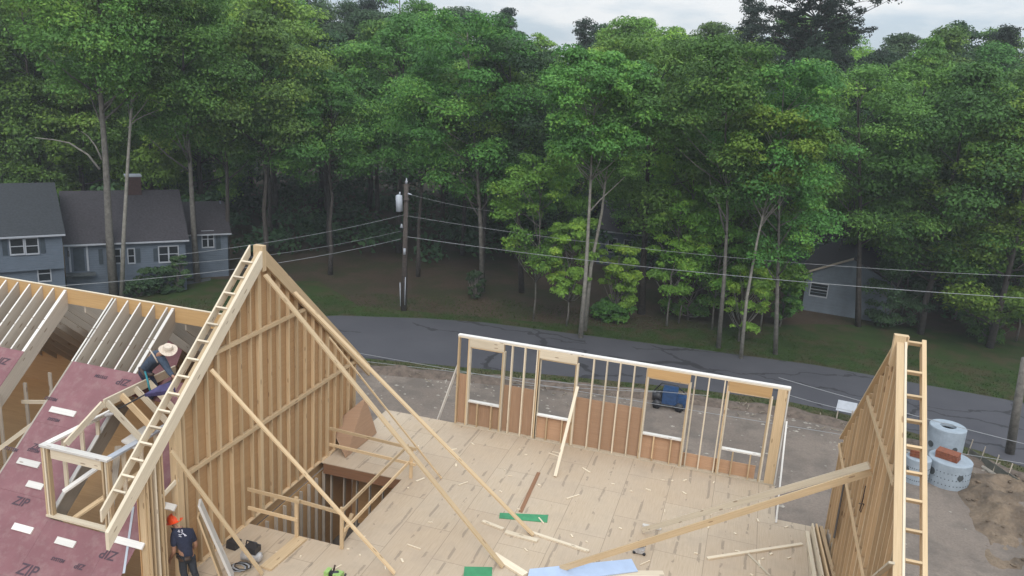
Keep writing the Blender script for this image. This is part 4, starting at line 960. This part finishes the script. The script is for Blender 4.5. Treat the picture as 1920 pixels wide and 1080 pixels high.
# left taller section
fl=Fr(fr.p(-.02,1.6,0),(.64,.77)); E2=4.15; R2=6.25; w2=13
g=G(); lap(fl,g,-w2,-.05,2.2,E2,.22); lap(fl,g,-w2,-.05,0,2.18,0); fl.blk(g,-w2,-.05,-7,-6.9,0,E2); gpoly(fl,g,-.15,0,7,0,E2,R2,.1); g.make('wall',M['siding'],root,label='taller left wing wall with an overhanging upper storey')
roofs(fl,root,-w2,.1,E2,R2,.2,7.2,M['shingle_l'])
winpx(fl,root,18,447,44,473,panes=1,b=.24); winpx(fl,root,47,446,71,472,panes=1,b=.24); shutter(fl,root,2,447,15,477).location+=fl.n*.22; shutter(fl,root,74,445,85,472).location+=fl.n*.22
winpx(fl,root,71,500,95,525,panes=1)
# right low wing
fr3=Fr(fr.p(6.5,-2.6,0),(.70,.715)); g=G(); lap(fr3,g,0,2.8,0,2.9,0); gpoly(fr3,g,2.7,0,4.4,0,2.9,4.6,.1); fr3.blk(g,0,2.8,-4.4,-4.3,0,2.9); g.make('wall',M['siding'],root)
roofs(fr3,root,-.1,3.0,2.9,4.45,0,4.4,M['shingle']); winpx(fr3,root,379,434,400,462,panes=2); shutter(fr3,root,404,433,414,468,'door')
# right house
hb=gnd(1500,580); fr=Fr(hb,(1,-.12)); root=house('grey_house',hb,'small grey house with one large window half hidden by trees at the right')
a1,zp=loc(1601,487,fr); ax_,ze=loc(1490,508,fr); ae,z9=loc(1665,545,fr)
W2=a1*2
g=G(); g.plate([fr.p(0.1,0,0),fr.p(W2,0,0),fr.p(W2,0,ze),fr.p(a1,0,zp-.05),fr.p(.1,0,ze-.05)],-fr.n*.12)
g.make('wall',M['siding_dk'],root); 
g=G(); z=.1
while z<ze: fr.blk(g,.1,W2,.001,.02,z,z+.03); z+=.2
g.make('clapboard_edge',M['siding_dk'],root)
g=G(); g.plate([fr.p(-.35,.25,ze-.15),fr.p(a1,.25,zp+.05),fr.p(a1,-9,zp+.05),fr.p(-.35,-9,ze-.15)],(0,0,.12)); g.plate([fr.p(W2+.35,.25,ze-.15),fr.p(a1+.003,.25,zp+.05),fr.p(a1+.003,-9,zp+.05),fr.p(W2+.35,-9,ze-.15)],(0,0,.12)); g.make('roof',M['shingle'],root)
g=G(); g.plate([fr.p(-.35,.26,ze-.16),fr.p(a1,.26,zp+.04),fr.p(a1,.26,zp+.18),fr.p(-.35,.26,ze-.02)],fr.n*.04); g.make('rake_trim',M['lumber_grey'],root)
g=G(); fr.blk(g,.1,.25,-8.8,-.1,0,ze-.1); fr.blk(g,W2-.15,W2,-8.8,-.1,0,ze-.1); fr.blk(g,.1,W2,-8.9,-8.8,0,ze); g.make('wall',M['siding_dk'],root)
winpx(fr,root,1522,530,1549,557,panes=1)
fq=Fr(hb+V(-.2,10.5,0),(1,-.05)); g=G(); fq.blk(g,-1,7,-7,0,0,2.8); g.make('wall',M['siding_dk'],root); roofs(fq,root,-1.2,7.2,2.8,5.2,0,7,M['shingle'])
# middle house
hb=gnd(1082,520)+V(.4,5.0,0); fr=Fr(hb,(.995,.05)); root=house('far_house',hb,'pale blue house glimpsed between the trunks at the centre right')
W3=5.6; g=G(); lap(fr,g,0,W3,0,2.7,0); fr.blk(g,0,W3,-6,-5.9,0,2.7); gpoly(fr,g,0,0,6,0,2.7,4.6,.1); gpoly(fr,g,W3-.1,0,6,0,2.7,4.6,.1); g.make('wall',M['siding'],root); roofs(fr,root,-.2,W3+1.6,2.7,4.6,0,6,M['shingle'])
for a in (.8,2.0,3.6): window(fr,root,a,a+.6,1.1,2.1,panes=1)
for a in (W3+.1,W3+1.3): g=G(); fr.blk(g,a,a+.1,-.1,0,0,2.6); g.make('porch_post',M['trim'],root)
# ================================================================ TREES
def leafmesh(name,cent,rad,n,size,rs,flat=.62,droop=0.0,jit=.35):
    # cent (k,3) clumps, rad (k,), n leaves
    k=len(cent); w=rad**2; w=w/w.sum(); ci=rs.choice(k,n,p=w)
    u=rs.normal(size=(n,3)); u/=np.linalg.norm(u,axis=1)[:,None]; u[:,2]=np.where(rs.random(n)<.7,np.abs(u[:,2]),u[:,2])
    rr=rs.random(n)**.42
    P=cent[ci]+u*np.stack([rad[ci],rad[ci],rad[ci]*flat],1)*rr[:,None]
    nr=u*.7+rs.normal(size=(n,3))*.55+np.array([0,0,.55]); nr/=np.linalg.norm(nr,axis=1)[:,None]
    a=np.cross(nr,rs.normal(size=(n,3))); a/=np.linalg.norm(a,axis=1)[:,None]; b=np.cross(nr,a)
    s=size*(.6+.8*rs.random(n))[:,None]
    A=P-a*s*.62;B=P+b*s*.36-nr*s*.08;C=P+a*s*.62-np.array([0,0,1])*s*.12;D=P-b*s*.36-nr*s*.08
    vs=np.stack([A,B,C,D],1).reshape(-1,3)
    me=bpy.data.meshes.new(name); me.vertices.add(4*n); me.vertices.foreach_set('co',vs.astype(np.float32).ravel())
    me.loops.add(4*n); me.loops.foreach_set('vertex_index',np.arange(4*n,dtype=np.int32)); me.polygons.add(n); me.polygons.foreach_set('loop_start',np.arange(0,4*n,4,dtype=np.int32))
    me.update(calc_edges=True)
    ct=rs.random(k); tone=np.clip(ct[ci]*.6+rs.random(n)*.4,0,1)
    at=me.attributes.new('tone','FLOAT','FACE'); at.data.foreach_set('value',tone.astype(np.float32))
    return me
def meshobj(me,name,parent,mat,loc=(0,0,0)):
    if not me.materials: me.materials.append(mat)
    o=bpy.data.objects.new(name,me); COL.objects.link(o); o.parent=parent; o.location=loc; o.material_slots[0].link='OBJECT'; o.material_slots[0].material=mat; return o
def trunkmesh(path,r0,r1,limbs,seed,nb=9):
    g=G(); n=len(path); g.tube(path,[r0+(r1-r0)*(i/(n-1))**.8 for i in range(n)],nb)
    for (a,b,c,ra) in limbs: g.tube([a,b,c],[ra,ra*.7,ra*.22],5)
    me=bpy.data.meshes.new('trunk'); me.from_pydata([tuple(v) for v in g.v],[],g.f); me.polygons.foreach_set('use_smooth',[True]*len(me.polygons)); me.update(); return me
def treemesh(h,cb,cr,seed,n=9000,size=.24,r0=.22,lean=(0,0),path=None,shape='round',kmul=1.0,flat=.62):
    rs=np.random.default_rng(seed); rr=random.Random(seed)
    if path is None:
        path=[Vector((lean[0]*t*t+rr.uniform(-.12,.12)*(t>0),lean[1]*t*t+rr.uniform(-.12,.12)*(t>0),h*.93*t)) for t in [i/7 for i in range(8)]]
    def axis(z):
        for i in range(len(path)-1):
            if path[i+1].z>=z: q=(z-path[i].z)/max(.01,path[i+1].z-path[i].z); return path[i].lerp(path[i+1],q)
        return path[-1]
    k=int(78*kmul); C=[];Rd=[]
    for i in range(k):
        t=rr.random(); z=h*(cb+(1-cb)*t)
        if shape=='round': env=math.sin(math.pi*(.12+.86*t)**.85)
        elif shape=='cone': env=(1-t)*.9+.12
        else: env=.55+.45*math.sin(math.pi*t)
        a=rr.uniform(0,6.283); q=cr*env*rr.uniform(.25,1.0)**.6
        ax=axis(z); C.append((ax.x+q*math.cos(a),ax.y+q*math.sin(a),min(z,h-.4))); Rd.append(cr*rr.uniform(.13,.36)*(.75+.4*env))
    C=np.array(C);Rd=np.array(Rd)
    limbs=[]
    for i in rr.sample(range(k),min(k,24)):
        c=Vector(C[i]); zz=max(h*cb*.75,c.z-rr.uniform(1,2.6)); a=axis(zz); mid=a.lerp(c,.5)+Vector((0,0,-.15)); limbs.append((a,mid,c,max(.03,r0*.3*(1-zz/h)+.02)))
    return trunkmesh(path,r0,r0*.18,limbs,seed),leafmesh('crown',C,Rd,n,size,rs,flat)
def pinemesh(h,cb,cr,seed,n=9000,size=.26,r0=.26):
    rs=np.random.default_rng(seed); rr=random.Random(seed)
    path=[Vector((rr.uniform(-.1,.1),rr.uniform(-.1,.1),h*t)) for t in [i/6 for i in range(7)]]; path[0]=Vector((0,0,0)); path[-1]=Vector((0,0,h))
    C=[];Rd=[];limbs=[]; z=h*cb
    while z<h-.3:
        t=(z-h*cb)/(h-h*cb); L_=cr*(1-t*.62)*rr.uniform(.45,1.15)
        for q in range(rr.randint(3,5)+(3 if cr>4 else 0)):
            a=rr.uniform(0,6.283); l=L_*rr.uniform(.55,1.1); e=Vector((l*math.cos(a),l*math.sin(a),z+l*rr.uniform(.0,.55)))
            st_=Vector((0,0,z)); limbs.append((st_,st_.lerp(e,.5)-Vector((0,0,.1)),e,.06))
            for w_ in range(5): f=.35+.16*w_; p=st_.lerp(e,f); C.append((p.x+rr.uniform(-.45,.45),p.y+rr.uniform(-.45,.45),p.z+rr.uniform(-.1,.5))); Rd.append(rr.uniform(.25,.75))
        z+=rr.uniform(.35,1.1)
    C=np.array(C);Rd=np.array(Rd); return trunkmesh(path,r0,.05,limbs,seed),leafmesh('crown',C,Rd,n,size,rs,.6)
def tree(base,tm,cm,label,name='leafy_tree',leaf='leaf',bark='bark',scale=(1,1,1),rot=0,group=None):
    root=empty(name,base,label,'tree',group); root.scale=scale; root.rotation_euler=(0,0,rot)
    meshobj(tm,'trunk',root,M[bark]); meshobj(cm,'crown',root,M[leaf]); return root
def pxpath(pts,D=None):
    b=gnd(*pts[0]); dd=Vector((b.x,b.y,0)).length; out=[]
    for p in pts: q=dist(p[0],p[1],dd); out.append(q-b)
    out[0]=Vector((0,0,-.05)); return b,out
# ---- trees one can tell apart, along the road edge and lawn
FT=[ # px path, r0, crown base frac, crown radius, h extra, label, leaf, bark, n, shape
 ([(214,556),(205,440),(198,300),(188,170),(186,20),(186,-70)],.27,.60,4.6,'tall double-trunked tree in front of the blue house, its thicker pale trunk','leaf','bark',12000),
 ([(228,558),(232,440),(240,300),(248,180),(255,0),(258,-60)],.14,.62,3.0,'slim pale trunk just right of the thick one in front of the blue house','leaf','bark_pale',7000),
 ([(370,528),(363,430),(356,300),(345,170),(340,10)],.22,.50,4.2,'tall tree standing at the right end of the blue house','leaf','bark',10000),
 ([(425,512),(427,420),(426,330),(420,200),(418,60)],.19,.48,3.8,'tall tree just right of the blue house low wing','leaf','bark_dark',9000),
 ([(905,548),(901,420),(893,290),(880,150),(876,60)],.18,.38,4.4,'tree with a bare grey trunk halfway between the utility pole and the window wall','leaf','bark',10000),
 ([(978,548),(975,470),(968,350),(960,200),(955,110)],.2,.42,3.6,'tree with a dark trunk left of the double-stemmed birch-like tree','leaf_dark','bark_dark',9000),
 ([(1088,633),(1098,520),(1105,390),(1112,240),(1120,130)],.15,.64,3.0,'pale slender trunk leaning right, left stem of the pair behind the window wall','leaf','bark_pale',9000),
 ([(1096,620),(1108,500),(1128,400),(1140,300),(1158,170)],.14,.66,2.8,'pale slender trunk leaning right, right stem of the pair behind the window wall','leaf','bark_pale',8000),
 ([(1202,588),(1206,500),(1212,400),(1216,240),(1220,110)],.27,.36,4.4,'thick dark trunk with full crown right of the pale stem pair','leaf','bark_dark',11000),
 ([(1347,652),(1358,520),(1364,400),(1360,250),(1366,120)],.14,.52,3.4,'slim trunk left of the crooked pale sapling above the road','leaf','bark',9000),
 ([(1389,672),(1400,560),(1420,450),(1447,330),(1466,240)],.11,.70,2.4,'crooked pale sapling leaning right over the road','leaf_bright','bark_pale',6000),
 ([(1454,664),(1457,560),(1460,450),(1462,300),(1470,150)],.14,.35,3.6,'straight slim trunk between the crooked sapling and the grey house','leaf','bark',9000),
 ([(1609,612),(1611,500),(1613,380),(1610,240),(1606,150)],.2,.40,4.0,'tall tree whose trunk stands in front of the grey house wall','leaf','bark_dark',10000)]
for i,(pts,r0,cb,cr,lb,lf,bk,n) in enumerate(FT):
    b,path=pxpath(pts); h=path[-1].z+1.0
    tm,cm=treemesh(h,cb,cr,100+i,int(n*3.2),.135,r0,path=path,shape='tall'); tree(b,tm,cm,lb,leaf=lf,bark=bk)
# bare limbs on the first big tree: separate dead limb tree parts
def limb(px,D,r,par): 
    g=G(); g.tube([dist(x,y,D) for x,y in px],[r*(1-.75*i/(len(px)-1)) for i in range(len(px))],6); g.make('bare_limb',M['bark_pale'],par,smooth=True)
T=[o for o in bpy.data.objects if o.name.startswith('leafy_tree') and o.parent is None]
D0=Vector((T[0].location.x,T[0].location.y,0)).length
limb([(187,318),(165,290),(130,268),(100,262),(65,258)],D0,.07,T[0]); limb([(191,300),(180,275),(165,255),(152,246)],D0,.06,T[0])
D1=Vector((T[1].location.x,T[1].location.y,0)).length; limb([(240,240),(255,225),(270,217),(300,205)],D1,.05,T[1])
D6=Vector((T[6].location.x,T[6].location.y,0)).length; limb([(1103,400),(1125,375),(1150,352),(1172,331)],D6,.05,T[6]); limb([(1112,262),(1108,235),(1104,208)],D6,.04,T[6]); limb([(1118,275),(1128,240),(1140,195)],D6,.05,T[6])
D9=Vector((T[9].location.x,T[9].location.y,0)).length; limb([(1361,410),(1345,380),(1333,350),(1330,325)],D9,.05,T[9]); limb([(1364,350),(1356,330),(1355,290)],D9,.045,T[9]); limb([(1366,345),(1376,328),(1381,312)],D9,.03,T[9])
# ---- young leafy trees and shrubs
def bush(px,py,hpx,rad,label,leaf='leaf_bright',n=3500,cb=.12,seed=0,name='young_tree',size=.17,cat='tree',gr=None,scale=1):
    b=gnd(px,py); top=dist(px,py-hpx,Vector((b.x,b.y,0)).length); h=top.z-b.z
    tm,cm=treemesh(h,cb,rad,seed,int(n*2.6),size*.78,.06,kmul=.6,shape='tall'); root=tree(b,tm,cm,label,name=name,leaf=leaf,group=gr); root['category']=cat
bush(1062,612,215,1.5,'bright young maple left of the pale stem pair','leaf_bright',5200,.30,1)
bush(1290,600,190,2.2,'bright green low tree spreading in front of the grey house','leaf',5200,.05,2)
bush(1385,640,150,1.3,'young maple beside the crooked sapling','leaf_bright',2600,.2,3)
bush(1462,612,130,1.2,'bushy young tree at the left corner of the grey house','leaf',3000,.15,5)
bush(1905,640,215,1.7,'pale green rounded tree cut by the right edge','leaf_bright',5500,.35,6)
bush(1850,640,95,1.5,'low light green shrub near the right edge','leaf',3200,.05,7,'shrub',cat='shrub')
bush(1668,612,130,2.0,'dark spreading shrub right of the grey house','leaf_dark',4000,.05,8,'shrub',cat='shrub')
bush(300,549,58,1.1,'clipped shrub under the windows of the blue house','leaf_dark',2600,.02,11,'shrub',cat='shrub',size=.14)
bush(338,546,75,.6,'dark upright shrub at the corner of the blue house','leaf_dark',2200,.02,12,'shrub',cat='shrub',size=.14)
bush(262,554,40,.9,'low shrub below the small window of the blue house','leaf_dark',1800,.02,13,'shrub',cat='shrub',size=.14)
bush(1150,600,40,1.3,'low dark shrub in front of the far blue house','leaf',2600,.05,14,'shrub',cat='shrub')
bush(890,560,60,.6,'thin weedy shrub at the foot of the bare grey trunk','leaf_dark',600,.05,15,'shrub',cat='shrub')
bush(1000,600,330,2.6,'light green leafy tree hanging low left of the pale stem pair','leaf_bright',5200,.3,21)
bush(1272,606,360,2.7,'mid green tree just right of the thick dark trunk','leaf_bright',5600,.3,23)
bush(1335,618,330,2.4,'bright leafy tree behind the slim trunk above the road','leaf_bright',4600,.25,24)
bush(1560,560,330,2.4,'yellow green tree crown over the grey house roof','leaf_bright',5200,.5,26)
bush(1425,622,350,2.8,'full green tree behind the straight slim trunk, left of the grey house','leaf_bright',6400,.2,31)
bush(1250,612,250,1.7,'light green young tree arching over the low shrub right of the thick trunk','leaf_bright',4800,.3,32)
bush(1150,600,150,1.4,'feathery low green tree right of the pale stem pair','leaf_bright',5600,.2,33)
bush(1690,590,330,2.6,'broad green tree right of the grey house','leaf',6000,.3,27)
bush(1790,600,280,2.4,'dull green tree between the grey house and the right edge','leaf_dark',5600,.2,28)
# ---- forest behind
sk=[(-200,-90),(0,-80),(300,-75),(560,-40),(600,2),(645,24),(668,28),(700,6),(760,-18),(805,-14),(830,28),(870,44),(950,40),(1000,58),(1060,74),(1085,50),(1110,42),(1180,50),(1230,28),(1300,44),(1345,48),(1390,60),(1480,50),(1560,40),(1640,72),(1700,70),(1740,36),(1800,34),(1850,46),(1880,78),(1920,66),(2100,50)]
sky_y=lambda x: float(np.interp(x,[a for a,_ in sk],[b for _,b in sk]))
HV=15.0; var=[]
for i in range(6): var.append(treemesh(HV,[.12,.2,.28,.16,.24,.1][i],[4.0,3.6,4.4,3.8,3.4,4.6][i],500+i,44000,.145,.2,shape=['round','tall','round','tall','round','round'][i],kmul=1.25))
for i in range(3): var.append(treemesh(HV,[.52,.58,.48][i],[4.2,3.8,4.4][i],540+i,36000,.145,.2,shape='round',kmul=1.1))
LB=[('tall mid green leafy tree in the dense wood behind the road','mid green leafy trees of the wood'),('dark green leafy tree standing deep in the wood behind the road','dark green leafy trees of the wood'),('light green leafy tree of the wood behind the road','light green leafy trees of the wood')]
rr=random.Random(11)
vm={}
for ri,(D,step,dy) in enumerate(((55,150,150),(62,125,95),(70,115,60),(80,105,25),(92,95,4))):
    x=-140+rr.uniform(0,60)
    while x<2080:
        px=x+rr.uniform(-22,22); x+=step
        if ri<=1 and (px<470 or 1060<px<1240 or 1480<px<1700): continue
        if ri==2 and (60<px<300): pass
        top=dist(px,sky_y(px)+dy*rr.uniform(.35,1.25)+(rr.uniform(-26,2) if ri==4 else 0),D); b=Vector((top.x,top.y,GZ)); h=top.z-GZ
        vi=rr.randrange(6) if not (420<px<940 and ri<4) else rr.randrange(6,9); kind=rr.choices([0,1,2],[.5,.28,.22] if px<1650 else [.35,.6,.05])[0]
        if ri<1 and px<900: kind=rr.choices([0,1],[.7,.3])[0]
        key=(vi,kind)
        if key not in vm:
            tm,cm=var[vi]; vm[key]=(tm,cm)
        s=h/HV; wd=s*rr.uniform(.85,1.15)
        tree(b,*vm[key],LB[kind][0],leaf=['leaf','leaf_dark','leaf_bright'][kind],bark='bark_dark',scale=(wd,wd,s),rot=rr.uniform(0,6.28),group=LB[kind][1])
# pines on the skyline
for i,(px,py,D,cr,lb) in enumerate(((700,-12,88,2.4,'dark pine rising above the wood at the left of the skyline'),(870,24,90,3.0,'small dark pine top on the skyline left of centre'),(955,18,92,2.6,'thin dark pine with an irregular top left of the sky gap'),(1100,34,84,2.6,'dark narrow pine top just right of the sky gap'),(1412,-6,80,2.6,'narrow open pine left of the big pine'),(1560,-150,72,7.6,'big spreading pine reaching out of the frame at the upper right'),(1890,52,86,2.2,'dark pine top at the right edge of the skyline'))):
    t=dist(px,py,D); h=t.z-GZ; tm,cm=pinemesh(h,.52,cr,900+i,60000 if cr>4 else 12000,.15); tree(Vector((t.x,t.y,GZ)),tm,cm,lb,name='pine_tree',leaf='needle',bark='bark_dark')
# understorey: uncountable undergrowth filling the floor of the wood
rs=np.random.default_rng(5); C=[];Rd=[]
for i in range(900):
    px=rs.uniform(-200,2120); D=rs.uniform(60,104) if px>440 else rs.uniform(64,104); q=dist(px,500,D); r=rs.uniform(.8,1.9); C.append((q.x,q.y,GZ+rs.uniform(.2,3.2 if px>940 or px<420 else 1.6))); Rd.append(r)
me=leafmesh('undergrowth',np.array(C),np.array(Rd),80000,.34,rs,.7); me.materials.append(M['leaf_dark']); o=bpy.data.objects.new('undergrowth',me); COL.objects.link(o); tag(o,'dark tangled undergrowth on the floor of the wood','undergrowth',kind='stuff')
# far trunks seen in the dark
tmd=bpy.data.meshes.new('trunk'); g=G(); g.tube([(0,0,0),(.1,0,4),(0,.1,9)],[.16,.12,.08],7); tmd.from_pydata([tuple(v) for v in g.v],[],g.f); tmd.materials.append(M['bark_dark'])
# grass tufts on verge
rs=np.random.default_rng(9); n=26000; xs=rs.uniform(-34,22,n); yf=np.interp(xs,[p[0] for p in rf],[p[1] for p in rf]); yn=np.interp(xs,[p[0] for p in rn],[p[1] for p in rn]); far=rs.random(n)<.8
ys=np.where(far,yf+.1+rs.random(n)**1.5*5.0,yn-.1-rs.random(n)*1.1); hh=rs.uniform(.03,.10,n); an=rs.uniform(0,6.28,n)
B0=np.stack([xs,ys,np.full(n,GZ)],1); tx=np.stack([np.cos(an),np.sin(an),np.zeros(n)],1)*.03; lean=np.stack([rs.normal(0,.04,n),rs.normal(0,.04,n),hh],1)
vs=np.stack([B0-tx,B0+tx,B0+lean],1).reshape(-1,3); me=bpy.data.meshes.new('grass_tufts'); me.vertices.add(3*n); me.vertices.foreach_set('co',vs.astype(np.float32).ravel()); me.loops.add(3*n); me.loops.foreach_set('vertex_index',np.arange(3*n,dtype=np.int32)); me.polygons.add(n); me.polygons.foreach_set('loop_start',np.arange(0,3*n,3,dtype=np.int32)); me.update(calc_edges=True)
me.materials.append(M['grass']); o=bpy.data.objects.new('grass_tufts',me); COL.objects.link(o); tag(o,'rough grass growing along both edges of the road','grass',kind='stuff')

# ================================================================ HAZE
g=G(); g.box((-150,-30,GZ-1),(130,125,40)); hz=bpy.data.materials.new('thin_haze'); hz.use_nodes=True; hn=hz.node_tree; hn.nodes.clear()
pv=N(hn,'ShaderNodeVolumePrincipled'); pv.inputs['Color'].default_value=(.86,.9,.95,1); pv.inputs['Density'].default_value=.00075; ho=N(hn,'ShaderNodeOutputMaterial'); hn.links.new(pv.outputs[0],ho.inputs['Volume'])
import bmesh
o=g.make('haze',hz,kind='stuff',label='thin bluish air over the whole site',cat='haze')
bm=bmesh.new(); bm.from_mesh(o.data); bmesh.ops.remove_doubles(bm,verts=bm.verts,dist=.001); bmesh.ops.recalc_face_normals(bm,faces=bm.faces); bm.to_mesh(o.data); bm.free()
